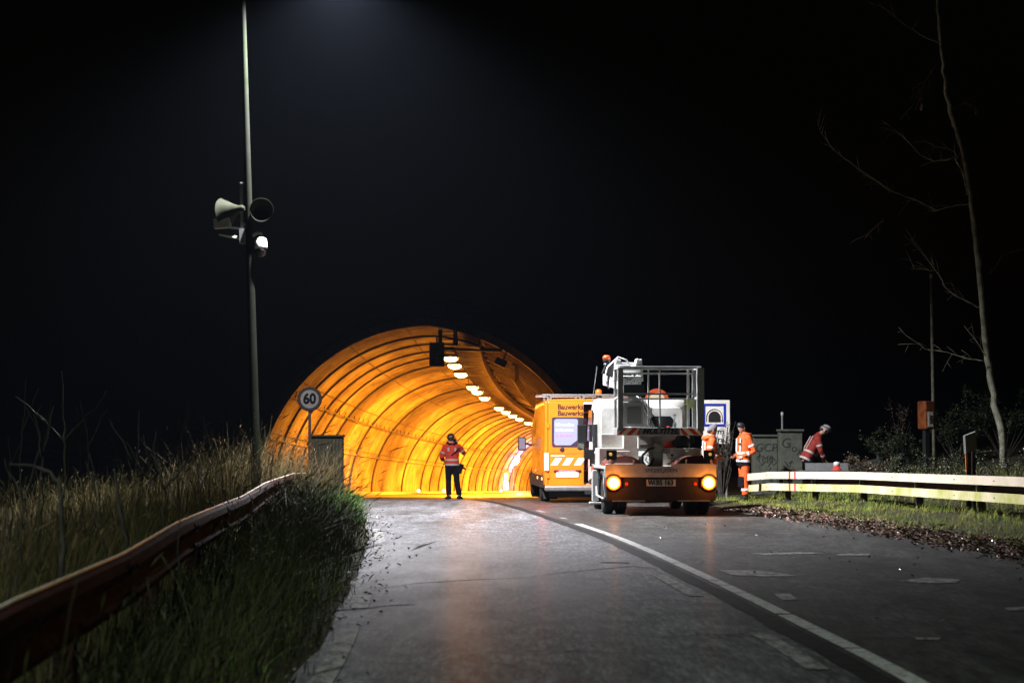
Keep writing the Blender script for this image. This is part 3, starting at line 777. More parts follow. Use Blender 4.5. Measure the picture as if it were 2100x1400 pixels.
# ------------------------------------------------------------------ orange call box, pole, delineator on the right
p = P(1900, 880, 48); gz = hz(p.x, 48)
t = thing('emergency_phone', 'orange roadside box with a white pictogram plate, in the bushes on the right', 'emergency phone', (p.x, 48, gz), radians(25))
h = P(1900, 822, 48).z - gz; z1 = p.z - gz
M_obox = mat('orange_box', (.28, .07, .008), .6, col2=(.10, .025, .006), nscale=5)
mb = MB(); mb.box((0, 0, (z1 + h) / 2), (.3, .34, h - z1)); mb.build('housing', M_obox, t, bevel=.04)
mb = MB(); mb.box((0, .02, z1 / 2 - .1), (.12, .12, z1 + .2)); mb.build('post', M_dark, t)
mb = MB(); mb.box((-.01, -.178, (z1 + h) / 2 - .1), (.15, .01, .36)); mb.build('plate', M_signw, t)
text('pictogram', 'SOS', .12, M_black, t, (-.01, -.188, (z1 + h) / 2 - .1), rot=(pi / 2, pi / 2, 0))
p = P(1915, 822, 49); gz = hz(p.x, 49); q = P(1909, 562, 49)
t = thing('mast', 'thin pale bare mast rising behind the orange roadside box', 'mast', (p.x, 49, gz))
mb = MB(); mb.tube([(0, 0, -.2), (q.x - p.x, 0, q.z - gz)], [.05, .032], 8); mb.build('shaft', M_bark, t, smooth=True); mb = MB(); mb.lathe((q.x - p.x, 0, q.z - gz), [(.04, -.1), (.04, 0), (.01, .01)], 8); mb.build('cap', M_bark, t)
a = P(1977, 893, 36); b = P(2000, 884, 36.4); c = P(1979, 930, 36)
gz = hz(a.x, 36.2)
t = thing('delineator_sign', 'small slanted grey-white plate with an orange edge standing behind the guard rail', 'road sign', (0, 0, 0))
mb = MB(); dn = (b - a).normalized(); nrm_ = Vector((dn.y, -dn.x, 0)).normalized() * .02
q = [a, b, P(2001, 921, 36.4), c]; mb.rings([[v + nrm_ for v in q], [v - nrm_ for v in q]]); mb.build('plate', mat('plate_grey', (.30, .32, .29), .55, noise=.2), t)
mb = MB(); mb.bar(c + Vector((.02, 0, 0)), P(1983, 968, 36), .035); mb.build('orange_reflector', mat('orange_reflector', (.8, .18, .02), .3), t)
mb = MB(); e_ = P(1996, 925, 36.6); mb.bar(e_, Vector((e_.x, e_.y, gz - .3)), .07); e_ = P(1986, 925, 36.2); mb.bar(e_, Vector((e_.x, e_.y, gz - .3)), .09); mb.build('post', M_dark, t)
# things lying behind the rail: cone and heap of gear
p = P(1690, 962, 46.5); gz = hz(p.x, 46.5); h = p.z - gz
t = thing('equipment_case', 'open pale equipment case on a low stand in front of the bending worker', 'equipment case', (p.x, 46.5, gz))
mb = MB(); mb.box((0, 0, h * .78), (1.15, .4, .22)); mb.build('case', mat('case_grey', (.10, .10, .095), .6), t, bevel=.02)
mb = MB()
for sx in (-.45, .45):
    for sy in (-.15, .15): mb.bar((sx, sy, 0), (sx, sy, h * .7), .04)
mb.build('stand', M_dark, t)
mb = MB(); mb.box((.1, .24, h * 1.0), (1.0, .03, .3), Matrix.Rotation(radians(-20), 3, 'X')); mb.build('case_lid', M_steel, t)
pc = P(1716, 962, 46.45); ztop = gz + h * .78 + .111
t = thing('traffic_cone', 'small white-topped red cone on the pale case behind the right guard rail', 'traffic cone', (pc.x, 46.45, ztop)); h = P(1716, 947, 46.45).z - ztop
mb = MB(); mb.lathe((0, 0, 0), [(.12, 0), (.12, .02), (.09, .025), (.075, h * .5)], 16); mb.build('cone', M_red, t, smooth=True)
mb = MB(); mb.lathe((0, 0, 0), [(.078, h * .5), (.07, h), (.01, h + .01)], 16); mb.build('white_tip', M_white, t, smooth=True)
# low slab at the foot of the bank
p = P(1790, 940, 50); gz = hz(p.x, 50)
t = thing('concrete_slab', 'pale grey slanting concrete slab at the foot of the bushes on the right', 'slab', (p.x, 50, gz))
mb = MB(); mb.box((0, 0, p.z - gz - .1), (1.6, .8, .12), Matrix.Rotation(radians(-14), 3, 'Y')); mb.box((0, 0, (p.z - gz) / 2 - .2), (1.2, .5, p.z - gz)); mb.build('slab', mat('old_concrete', (.07, .07, .06), .9, noise=.5), t)
mb = MB(); mb.lathe((0, 0, 0), [(.004, 0), (.008, .004), (.004, .008)], 8); o = mb.build('pebble', M_white, None, smooth=True); q = ground_pt(1090, 1297, .0); o.location = q; tag(o, 'tiny white pebble lying alone on the wet asphalt of the left lane', 'pebble')

# ------------------------------------------------------------------ wheels and vehicles
def wheel(parent, c, r, wd, dual=False, name='wheel'):
    """c = centre; axle along x"""
    mb = MB(); hw = wd / 2
    def ty(off, w2):
        mb.lathe((c[0] + off, c[1], c[2]), [(r * .62, -w2), (r * .86, -w2), (r * .97, -w2 * .8), (r, -w2 * .5), (r * .985, -w2 * .1), (r, w2 * .1), (r, w2 * .5), (r * .97, w2 * .8), (r * .86, w2), (r * .62, w2)], 28, 'X')
    if dual: ty(-hw * .53, hw * .45); ty(hw * .53, hw * .45)
    else: ty(0, hw)
    o = mb.build(name, M_rubber, parent, smooth=False)
    mb = MB(); mb.lathe((c[0], c[1], c[2]), [(.04, -hw * .7), (r * .3, -hw * .75), (r * .6, -hw * .93), (r * .61, hw * .93), (r * .3, hw * .75), (.04, hw * .7)], 20, 'X')
    mb.build('rim', M_steel, o)
    return o
def vsec(w_, zb, zt, rr=.16, tumble=.05):
    """van cross-section ring (x, z)"""
    zm = zb + (zt - zb) * .45; p = [(-w_ + .05, zb), (-w_, zb + .08), (-w_ - .0, zm), (-w_ + tumble, zt - rr * 1.6)]
    for k in range(6):
        a = pi / 2 * k / 5; p.append((-w_ + tumble + rr * (1 - cos(a)), zt - rr * 1.6 + rr * 1.6 * sin(a) * .95))
    p += [(-w_ * .3, zt)]
    return p + [(-x, z) for x, z in reversed(p)]
VAN = thing('van', 'tall orange works van with diagonal white stripes and a lit rear window, rear door open', 'van', (1.72, 46.4, zr(46.4)), radians(3.0))
st = [(0.0, .955, .40, 2.36), (.04, .975, .36, 2.40), (.3, .985, .34, 2.42), (2.0, .99, .34, 2.44), (4.1, .985, .34, 2.43), (4.45, .97, .34, 2.36), (4.75, .95, .34, 2.18), (5.15, .93, .34, 1.55), (5.5, .90, .34, 1.22), (5.85, .82, .36, 1.08), (5.98, .70, .40, .95)]
rs = [[Vector((x, y, z)) for x, z in vsec(a, zb, zt, .16 if y < 4.6 else .1)] for (y, a, zb, zt) in st]
mb = MB(); mb.rings(rs, cap=False); n_ = len(rs[0]); mb.add(rs[-1], [tuple(range(n_))])
body = mb.build('body', M_orange, VAN, smooth=True); s_ = body.modifiers.new('s', 'SOLIDIFY'); s_.thickness = .035; s_.offset = -1; s_.use_even_offset = True
body.modifiers.new('e', 'EDGE_SPLIT').split_angle = radians(40)
mb = MB()   # cargo interior: floor, bulkhead, racks
mb.box((0, 2.0, .43), (1.8, 3.9, .03)); mb.box((0, 3.9, 1.4), (1.8, .03, 1.9)); mb.build('cargo_floor', mat('interior_grey', (.35, .34, .38), .6), VAN)
mb = MB()
for z in (.75, 1.1, 1.45, 1.8, 2.1):
    mb.box((.3, 1.4, z), (.9, 2.4, .03))
for x in (-.14, .7):
    for y in (.25, 1.4, 2.55): mb.box((x, y, 1.3), (.04, .04, 1.7))
R_ = random.Random(8)
for z in (.78, 1.13, 1.48, 1.83):
    x = -.1
    while x < .6:
        a = R_.uniform(.09, .2); hh = R_.uniform(.1, .26); mb.box((x + a / 2, .45 + R_.uniform(0, .2), z + hh / 2), (a * .9, .25, hh)); x += a + .015
mb.build('shelving', mat('shelf_violet_grey', (.30, .26, .40), .5, noise=.5, nscale=9), VAN)
mb = MB(); mb.lathe((.08, .24, 1.62), [(.06, 0), (.15, 0), (.17, -.03), (.15, -.06), (.06, -.05)], 20, 'Y'); mb.build('coiled_hose', mat('hose_violet', (.22, .18, .34), .5), VAN)
mb = MB(); mb.box((0, .6, 2.32), (.9, .5, .02)); mb.build('interior_lamp', mat('cold_lamp', (1, 1, 1), .5, emit=(.62, .55, 1), estr=9), VAN)
lamp('interior_light', 'AREA', (0, .7, 2.25), 26, (.60, .52, 1), VAN, .8, .5, rot=(radians(-25), 0, 0))
# rear doors
LD = MB(); LD.box((-.465, -.018, 1.36), (.83, .05, 1.96)); ld = LD.build('rear_door', M_orange, VAN, bevel=.02); ld['label'] = 'closed left rear door with window and stripes'
mb = MB(); mb.box((-.45, -.047, .42), (.74, .012, .05)); mb.box((-.465, -.047, 1.15), (.80, .008, .012)); mb.box((-.885, -.035, 1.78), (.07, .05, .10)); mb.box((-.885, -.035, .62), (.07, .05, .10)); mb.build('hinge_trim', M_orange, ld)
mb = MB(); wpoly = [(-.80, 1.32), (-.77, 1.29), (-.09, 1.29), (-.06, 1.32), (-.06, 1.95), (-.09, 1.98), (-.77, 1.98), (-.80, 1.95)]
mb.prism(wpoly, -.052, -.042); mb.build('window_frame', mat('window_gasket', (.05, .03, .05), .4), ld)
gl_ = [(-.71, 1.33), (-.36, 1.33), (-.19, 1.46), (-.19, 1.90), (-.22, 1.94), (-.70, 1.94), (-.745, 1.90), (-.745, 1.37)]
mb = MB(); mb.prism(gl_, -.062, -.050); mb.build('window_pane', mat('lit_window', (.2, .2, .3), .15, emit=(.34, .40, .92), estr=.68), ld)
M_wtext = mat('window_text_white', (.9, .9, .9), .5, emit=(1, 1, 1), estr=.7); M_rtext = mat('window_text_red', (.8, .1, .2), .5, emit=(.9, .3, .55), estr=.5)
text('window_text', 'Wir machen', .085, M_wtext, ld, (-.715, -.066, 1.80), align='LEFT', ext=.002, bold=.003, sx=1.0)
text('window_text', 'nicht\'s anderes', .075, M_wtext, ld, (-.715, -.066, 1.68), align='LEFT', ext=.002, bold=.003, sx=.92)
text('window_text', 'als Bauwerke', .075, M_rtext, ld, (-.715, -.066, 1.56), align='LEFT', ext=.002, sx=1.0)
mb = MB(); mb.box((-.12, -.062, 1.66), (.10, .02, .60)); mb.build('dark_panel', M_dark, ld)
M_ink = mat('brown_lettering', (.03, .008, .008), .6)
text('lettering', 'Bauwerks', .165, M_ink, ld, (-.665, -.046, 2.215), align='LEFT', ext=.002, sx=.93, bold=.004)
text('lettering', 'Bauwerks', .165, M_ink, ld, (-.665, -.046, 2.07), align='LEFT', ext=.002, sx=.93, bold=.004)
mb = MB(); mb.lathe((-.56, -.043, 1.23), [(.05, 0), (.055, -.01), (.03, -.02), (.02, -.012)], 18, 'Y'); mb.build('lock', M_ink, ld)
mb = MB()
for x0 in (-.83, -.56, -.29):
    mb.prism([(x0, .865), (x0 + .16, .865), (x0 + .27, 1.03), (x0 + .11, 1.03)], -.049, -.044)
mb.box((-.66, -.046, 1.085), (.32, .004, .022)); mb.build('white_stripes', M_refl, ld)
mb = MB(); mb.box((-.44, -.05, .735), (.64, .03, .05)); mb.build('handle_strip', mat('maroon_trim', (.08, .015, .012), .4), ld, bevel=.01)
mb = MB(); mb.box((-.44, -.052, .645), (.52, .012, .11)); mb.build('number_plate', mat('plate_white_lit', (.85, .83, .85), .4), ld, bevel=.004)
lamp('plate_light', 'AREA', (-.44, -.10, .74), 1.6, (1, .9, .95), ld, .4, .03, rot=(radians(25), 0, 0))
mb = MB(); mb.box((0, -.42, 0), (.03, .84, 1.96)); rd = mb.build('rear_door', M_orange, VAN, bevel=.01, loc=(.97, 0, 1.36)); rd.rotation_euler = (0, 0, radians(8)); rd['label'] = 'right rear door swung wide open'
mb = MB(); mb.box((0, -.42, .28), (.045, .6, .6)); mb.build('window_pane', M_glass, rd)
mb = MB(); mb.box((-.925, -.02, 1.36), (.07, .05, 1.96)); mb.box((.925, -.02, 1.36), (.07, .05, 1.96)); mb.box((0, -.005, 2.365), (1.8, .05, .05)); mb.box((0, -.01, .39), (1.8, .06, .06)); mb.build('door_frame', M_orange, VAN, bevel=.012)
M_tail = mat('tail_lamp_red', (.6, .02, .01), .25, emit=(1, .10, .06), estr=7); M_tailw = mat('tail_lamp_hot', (1, .6, .5), .25, emit=(1, .55, .45), estr=9)
for s_ in (-1, 1):
    mb = MB(); mb.box((s_ * .925, -.055, .95), (.11, .05, .42)); tl = mb.build('tail_light', M_tail, VAN, bevel=.015)
    mb = MB(); mb.box((s_ * .925, -.084, .95), (.08, .012, .38)); mb.build('lit_strip', M_tailw, tl)
lamp('tail_glow', 'POINT', (-1.04, -.12, .95), 60, (1, .07, .03), VAN, .08)
mb = MB(); mb.box((0, -.09, .33), (1.94, .2, .12)); mb.build('bumper', M_steel, VAN, bevel=.03)
mb = MB(); mb.box((0, .05, .20), (1.7, .1, .14)); mb.box((0, 2.8, .3), (1.5, 5.2, .12)); mb.box((.1, -.19, .24), (.3, .02, .08)); mb.build('underbody', M_dark, VAN)
for (x, y, nm) in ((-.86, 1.25, 0), (.86, 1.25, 0)): wheel(VAN, (x, y, .34), .34, .24)
for x in (-.86, .86): wheel(VAN, (x, 5.0, .34), .34, .22)
for s_ in (-1, 1):
    mb = MB(); mb.prism([(s_ * .99, .42), (s_ * .72, .42), (s_ * .60, .07), (s_ * .95, .07)][::s_], .62, .66); mb.build('mud_flap', M_rubber, VAN)
    mb = MB(); mb.box((s_ * .985, 2.7, .48), (.03, 5.0, .28)); mb.build('side_sill', M_dark, VAN)
mb = MB()
for y in (.35, 1.9): mb.box((-1.005, y, .55), (.02, .09, .06))
mb.build('side_marker', mat('amber_marker', (.9, .5, .1), .3, emit=(1, .55, .15), estr=3), VAN)
mb = MB(); mb.bar((-.95, 4.75, 1.32), (-1.17, 4.72, 1.38), .05); mb.box((-1.22, 4.72, 1.36), (.2, .12, .34)); vm = mb.build('wing_mirror', M_dark, VAN, bevel=.03)
mb = MB(); mb.box((-1.22, 4.655, 1.36), (.155, .01, .28)); mb.build('mirror_glass', mat('mirror', (.20, .24, .32), .3, .3), vm)  # grey-blue reflection put into the glass colour, mostly diffuse
mb = MB(); mb.bar((.95, 4.75, 1.32), (1.17, 4.72, 1.38), .05); mb.box((1.22, 4.72, 1.36), (.2, .12, .34)); mb.build('wing_mirror', M_dark, VAN, bevel=.03)
mb = MB(); mb.prism_x([(4.35, 1.35), (4.35, 2.0), (4.62, 2.0), (4.98, 1.38)], -.962, -.958); mb.prism_x([(3.3, 1.35), (3.3, 2.0), (4.22, 2.0), (4.22, 1.35)], -.972, -.968); mb.build('side_window', M_glass, VAN)
mb = MB()
mb.tube([(-1.02, .02, 2.50), (1.0, .02, 2.50)], .017, 8); mb.tube([(-1.12, .9, 2.47), (.9, .9, 2.47)], .013, 8); mb.tube([(-1.02, 2.2, 2.53), (1.0, 2.2, 2.53)], .014, 8)
for x in (-.82, -.05, .82):
    for y in (.02, .9, 2.2): mb.bar((x, y, 2.36), (x, y, 2.51), .05)
    mb.bar((x, .02, 2.50), (x, 2.2, 2.52), .02)
mb.build('roof_rack', M_steel, VAN)
bq = P(1232, 812, 47.2) - Vector((1.72, 46.4, zr(46.4)))
mb = MB(); mb.lathe((bq.x, .9, 2.52), [(.07, -.10), (.07, 0), (.065, .01)], 16); bc = mb.build('beacon_base', M_dark, VAN); mb = MB(); mb.lathe((bq.x, .9, 2.52), [(.075, .0), (.08, .03), (.078, .10), (.05, .13), (.01, .14)], 16); mb.build('beacon_dome', mat('amber_beacon', (.75, .14, .02), .25, emit=(1, .2, .03), estr=.25), bc, smooth=True)

# ------------------------------------------------------------------ the lift lorry
LX, LY = 2.824, 37.8
LO = thing('lift_lorry', 'small white aerial platform lorry with railed work cage and glowing amber rear lamps', 'lorry', (LX, LY, 0), radians(3.0))
M_lorw = mat('lorry_white', (.70, .71, .68), .4, col2=(.44, .43, .38), nscale=2.6)
M_lorg = mat('lorry_bed_grey', (.55, .52, .47), .55, .1, noise=.35, nscale=4, bump=.2)
M_apron = mat('lorry_apron', (.56, .54, .52), .5, .0, noise=.3, nscale=5)
M_maroon = mat('lorry_dark_panel', (.022, .011, .008), .75, noise=.4, nscale=4, bump=.15)
M_cage = mat('cage_aluminium', (.52, .54, .52), .4, .1, noise=.25, nscale=6)
M_caged = mat('cage_dark', (.30, .31, .29), .5, .0, noise=.3, nscale=5)
# rear
mb = MB(); mb.prism([(-1.06, .73), (1.06, .73), (1.06, .97), (.98, .985), (.30, .985), (.18, .93), (-.22, .93), (-.34, .985), (-1.0, .985), (-1.06, .97)], 0, .03); mb.build('rear_apron', M_apron, LO, bevel=.008)
text('apron_lettering', 'SPEZELJOEN', .10, mat('faint_lettering', (.16, .06, .045), .6), LO, (-.0, -.004, .85), ext=.002, sx=1.15)
mb = MB(); mb.box((0, .035, .50), (2.08, .05, .44)); mb.box((0, .1, .30), (1.96, .06, .08)); mb.build('rear_panel', M_maroon, LO, bevel=.01)
mb = MB(); mb.box((-.0, -.005, .62), (.545, .02, .125)); pl = mb.build('number_plate', mat('plate_cream', (.70, .62, .48), .45), LO, bevel=.004)
text('plate_text', 'W', .132, M_rubber, pl, (-.19, -.019, .62), ext=.002, sx=.85, bold=.005)
text('plate_text', 'BS 163', .132, M_rubber, pl, (.068, -.019, .62), ext=.002, sx=.9, bold=.005)
mb = MB(); mb.lathe((-.125, -.018, .648), [(.014, 0), (.012, -.004)], 10, 'Y'); mb.lathe((-.125, -.018, .602), [(.018, 0), (.016, -.004)], 10, 'Y'); mb.build('plate_seals', M_black, pl)
M_amb = mat('amber_lamp_lit', (1, .5, .1), .4, emit=(1, .62, .16), estr=16)
M_bloom = [mat('amber_bloom', (.5, .12, .01), .4, emit=(1, g_, .02), estr=e_) for g_, e_ in ((.62, 5.0), (.45, 2.2), (.28, .9))]  # stepped emission around each lamp imitates lens bloom
for x in (-.905, .905):
    mb = MB(); mb.box((x, -.0, .62), (.30, .06, .16)); h_ = mb.build('rear_lamp', mat('lamp_cluster_red', (.30, .02, .012), .3), LO, bevel=.015)
    mb = MB(); mb.lathe((x, -.034, .62), [(.092, 0), (.088, -.02), (.06, -.04), (.01, -.045)], 20, 'Y'); mb.build('indicator', M_amb, h_, smooth=True)
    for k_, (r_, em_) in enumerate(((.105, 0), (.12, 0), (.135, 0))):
        mb = MB(); mb.lathe((x, -.032 + .0015 * k_, .62), [(r_, 0), (r_, -.001), (r_ - .02, -.0012)], 28, 'Y'); mb.build('bloom_ring', M_bloom[k_], h_)
    lamp('indicator_light', 'POINT', (x, -.11, .62), 15, (1, .26, .02), LO, .04)
mb = MB(); mb.box((-.62, -.01, .28), (.62, .03, .02)); mb.box((.62, -.01, .28), (.62, .03, .02)); mb.build('lamp_guard', M_steel, LO)
# chassis, deck
mb = MB()
for x in (-.38, .38): mb.box((x, 2.3, .55), (.08, 4.4, .16))
mb.box((0, .9, .42), (1.2, .14, .14)); mb.box((0, 2.2, .45), (.5, 1.2, .25)); mb.build('chassis', M_dark, LO)
mb = MB(); mb.box((0, 1.9, .90), (2.08, 3.7, .06)); mb.build('deck', M_lorg, LO, bevel=.01)
for x in (-.66, .70):
    mb = MB(); poly = [(x + .34 * cos(pi * k / 10), .93 + .20 * sin(pi * k / 10)) for k in range(11)]
    mb.prism(poly, .35, 1.5); mb.build('wheel_hump', mat('hump_maroon', (.14, .035, .022), .5), LO, smooth=False)
mb = MB()
for x0, x1 in ((-1.02, -.24), (.20, 1.0)):
    mb.box(((x0 + x1) / 2, 2.05, 1.09), (x1 - x0, .9, .36)); mb.box(((x0 + x1) / 2, 1.58, 1.20), ((x1 - x0) * .55, .02, .03))
mb.build('locker', M_lorg, LO, bevel=.02)
mb = MB(); mb.box((-.40, 1.75, 1.44), (.28, .3, .36)); mb.box((-.72, 1.9, 1.42), (.5, .3, .26)); mb.box((-.1, 1.9, 1.36), (.22, .3, .3)); mb.build('white_locker', M_lorw, LO, bevel=.012)
for x in (-.96, -.52, .48, .96):
    mb = MB(); mb.lathe((x, .02, 1.04), [(.018, 0), (.018, .02)], 8); mb.bar((x, .02, .96), (x, .02, 1.05), .03); mb.build('lashing_eye', M_cage, LO)
for x in (-.62, .62):
    mb = MB(); mb.lathe((x * 1.05, .008, .60), [(.032, 0), (.03, -.008), (.005, -.01)], 12, 'Y'); mb.build('red_reflector', M_red, LO)
    mb = MB(); mb.box((x, 1.585, 1.07), (.60, .012, .012)); mb.box((x - .2, 1.58, 1.13), (.05, .02, .04)); mb.bar((x - .2, 1.58, 1.07), (x - .2, 1.58, 1.13), .012); mb.build('locker_latch', M_dark, LO)
for k_, (xa, za) in enumerate(((-.30, 2.40), (-.34, 2.43), (-.26, 2.44))):
    mb = MB(); mb.tube([(xa, 1.05, za), (xa + .10, .9, za - .25 - .04 * k_), (xa + .16, .75, 1.95 - .05 * k_), (-.18 + .03 * k_, .6, 1.62)], .011, 6); mb.build('cable', M_black, LO, smooth=True)
mb = MB(); mb.tube([(-.80, 2.98, 1.05), (-.6, 2.95, 1.2), (-.45, 2.98, 1.08), (-.3, 2.95, 1.25), (-.15, 2.9, 1.15)], .014, 6); mb.build('cable', M_dark, LO, smooth=True)
mb = MB(); mb.box((0, 3.018, 1.42), (1.66, .012, .012)); mb.box((-.42, 3.018, 1.72), (.012, .012, .6)); mb.build('panel_seam', M_lorg, LO)
# wheels
for x in (-.79, .82): wheel(LO, (x, 1.05, .36), .36, .46, dual=True)
for x in (-.80, .80): wheel(LO, (x, 3.95, .36), .36, .22)
for x in (-1, 1):
    mb = MB(); pf = [(1.05 + .44 * cos(pi * k / 10), .40 + .44 * sin(pi * k / 10)) for k in range(11)] + [(1.05 + .40 * cos(pi * k / 10), .40 + .40 * sin(pi * k / 10)) for k in range(10, -1, -1)]
    mb.prism_x(pf, x * .58, x * 1.04); mb.build('mudguard', M_rubber, LO)
    # stabiliser legs and side fittings
    mb = MB(); mb.box((x * 1.03, 2.35, .52), (.13, .18, .62)); mb.box((x * 1.03, 2.35, .17), (.24, .26, .04)); mb.tube([(x * 1.03, 2.35, .2), (x * 1.03, 2.35, .5)], .035, 8); mb.build('stabiliser', M_cage, LO, bevel=.01)
    mb = MB(); mb.box((x * .98, .12, .62), (.05, .05, .5)); mb.tube([(x * 1.04, .15, .35), (x * 1.07, .15, .6), (x * 1.04, .2, .9)], .02, 6); mb.tube([(x * 1.03, .6, .3), (x * 1.06, 1.7, .34), (x * 1.03, 2.1, .5)], .02, 6); mb.build('side_fitting', M_cage, LO)
    mb = MB(); mb.box((x * .93, .10, 1.14), (.20, .05, .20)); mb.bar((x * .88, .12, .95), (x * .88, .12, 1.06), .03); mk = mb.build('marker_board', M_black, LO, bevel=.01)
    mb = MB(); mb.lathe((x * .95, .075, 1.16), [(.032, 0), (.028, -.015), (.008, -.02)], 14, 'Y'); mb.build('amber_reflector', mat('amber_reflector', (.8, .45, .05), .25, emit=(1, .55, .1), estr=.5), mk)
mb = MB(); mb.box((-1.13, 2.6, 1.14), (.2, .08, .2)); mb.bar((-1.1, 2.6, .9), (-1.1, 2.6, 1.05), .04); mb.build('marker_board', M_black, LO, bevel=.01)
# cab
cy0, cy1 = 3.05, 4.75
def csec(w_, zb, zt, rr=.14):
    p = [(-w_, zb), (-w_, zb + (zt - zb) * .5), (-w_ + .05, zt - rr)]
    for k in range(1, 6):
        a = pi / 2 * k / 5; p.append((-w_ + .05 + rr * (1 - cos(a)), zt - rr + rr * sin(a)))
    return p + [(-x, z) for x, z in reversed(p)]
rs = []
for y, w_, zb, zt in ((cy0, .93, .72, 2.22), (cy0 + .04, .985, .68, 2.27), (cy0 + .9, .99, .62, 2.30), (cy0 + 1.15, .98, .6, 2.22), (cy0 + 1.6, .96, .55, 1.45), (cy0 + 1.85, .93, .5, 1.15), (cy0 + 2.0, .86, .48, .95)):
    rs.append([Vector((x, y, z)) for x, z in csec(w_, zb, zt)])
mb = MB(); mb.rings(rs); cab = mb.build('cab', M_lorw, LO, smooth=True); cab.modifiers.new('e', 'EDGE_SPLIT').split_angle = radians(35)
mb = MB(); pr_ = [(-.84, 1.0), (-.84, 2.02), (-.78, 2.10), (.78, 2.10), (.84, 2.02), (.84, 1.0)]
mb.prism(pr_, cy0 - .02, cy0 + .01); mb.build('rear_wall_panel', M_lorw, cab, bevel=.012)
mb = MB(); mb.prism([(.18, 1.42), (.18, 1.86), (.24, 1.92), (.58, 1.92), (.64, 1.86), (.64, 1.42)], cy0 - .035, cy0 - .012); mb.build('rear_window', M_glass, cab)
mb = MB(); mb.prism_x([(cy0 + .35, 1.4), (cy0 + .35, 2.05), (cy0 + 1.1, 2.05), (cy0 + 1.5, 1.42)], -.995, -.975); mb.prism_x([(cy0 + .35, 1.4), (cy0 + .35, 2.05), (cy0 + 1.1, 2.05), (cy0 + 1.5, 1.42)], .975, .995); mb.build('side_window', M_glass, cab)
mb = MB(); mb.bar((-.98, 4.35, 1.30), (-1.18, 4.3, 1.22), .03); mb.bar((-1.18, 4.3, 1.22), (-1.16, 4.3, 1.36), .03); mb.bar((-.98, 4.35, 1.75), (-1.15, 4.3, 1.72), .03); mb.box((-1.12, 4.3, 1.57), (.20, .1, .38)); mb.box((-1.14, 4.3, 1.31), (.17, .1, .15)); mm = mb.build('wing_mirror', M_black, LO, bevel=.02)
mb = MB(); mb.box((-1.16, 4.245, 1.31), (.13, .01, .10)); mb.build('mirror_glass', mat('mirror_pale', (.7, .75, .7), .15, 1.0), mm)
mb = MB(); mb.bar((.98, 4.35, 1.30), (1.18, 4.3, 1.4), .03); mb.box((1.16, 4.3, 1.55), (.18, .1, .36)); mb.build('wing_mirror', M_black, LO, bevel=.02)
mb = MB(); mb.box((-1.0, 2.95, 1.05), (.14, .3, .22)); mb.box((-.86, 2.9, .95), (.14, .25, .5)); mb.tube([(-.98, 2.9, 1.2), (-.98, 2.9, 1.75)], .05, 8); mb.build('cab_side_fitting', M_dark, LO)
mb = MB(); mb.tube([(-.99, 3.4, 2.2), (-.9, 3.3, 2.95)], .008, 5); mb.build('aerial', M_steel, LO)
# turret, boom
mb = MB(); mb.lathe((-.05, 2.75, 1.0), [(.32, -.08), (.32, .06), (.26, .1), (.26, .2)], 24); mb.box((-.25, 2.75, 1.6), (.10, .45, 1.0)); mb.box((.1, 2.75, 1.6), (.10, .45, 1.0)); mb.build('turret', M_lorw, LO, bevel=.02)
M_boom = mat('boom_white', (.78, .79, .78), .35, noise=.15, nscale=6)
mb = MB(); a_ = (-.47, 1.2, 2.52); b_ = (-.47, 4.9, 2.72)
mb.bar(a_, b_, .30, .24); mb.bar((-.08, 2.75, 2.05), (-.08, 5.2, 2.45), .22, .2); bo = mb.build('boom_arm', M_boom, LO, bevel=.015)
mb = MB()
for dx in (-.22, .24): mb.box((-.46 + dx, 1.6, 2.80), (.10, .3, .44), Matrix.Rotation(radians(8 if dx < 0 else -4), 3, 'Y'))
mb.box((-.46, 1.75, 2.85), (.36, .3, .22)); mb.box((-.46, 1.1, 2.58), (.42, .16, .20)); mb.box((-.46, 1.02, 2.45), (.30, .05, .10))
mb.lathe((-.46, 1.45, 2.82), [(.09, -.24), (.09, .24)], 14, 'X'); mb.box((-.30, 1.5, 2.93), (.05, .3, .2), Matrix.Rotation(radians(18), 3, 'Y')); mb.build('knuckle_joint', M_boom, LO, bevel=.012)
mb = MB()
for k in range(8):
    mb.lathe((-.62 + .045 * k, .995, 2.50 + .035 * (k % 3)), [(.013, 0), (.01, -.015)], 8, 'Y')
mb.tube([(-.60, .99, 2.66), (-.48, .98, 2.60), (-.38, .98, 2.68)], .012, 5); mb.tube([(-.58, .99, 2.42), (-.5, .98, 2.50), (-.40, .98, 2.42)], .012, 5)
mb.build('bolts_and_lines', M_dark, LO)
mb = MB(); mb.tube([(-.86, 1.3, 2.45), (-.94, 1.3, 2.62), (-.88, 1.35, 2.85), (-.66, 1.4, 3.06), (-.5, 1.4, 3.0), (-.40, 1.4, 2.85), (-.38, 1.4, 2.7)], .017, 6, round_ends=True); mb.build('white_hose', M_boom, LO, smooth=True)
mb = MB(); mb.tube([(-.85, 1.6, 2.5), (-.82, 1.6, 2.75), (-.7, 1.6, 2.9)], .03, 6); mb.box((-.80, 1.65, 2.8), (.26, .15, .22), Matrix.Rotation(.4, 3, 'Y')); mb.build('valve_block', M_dark, LO, bevel=.01)
mb = MB(); mb.lathe((-.86, 1.7, 2.92), [(.07, 0), (.05, .04), (.075, .07), (.075, .10)], 16); b0 = mb.build('beacon_base', M_dark, LO); mb = MB(); mb.lathe((-.86, 1.7, 3.02), [(.075, 0), (.078, .05), (.06, .08), (.01, .09)], 16); mb.build('beacon_dome', mat('orange_beacon', (.70, .10, .03), .25, emit=(1, .18, .05), estr=.2), b0, smooth=True)
mb = MB(); mb.bar((-.22, 1.0, 2.10), (.02, .8, 1.64), .07, .05); mb.build('levelling_rod', M_black, LO)
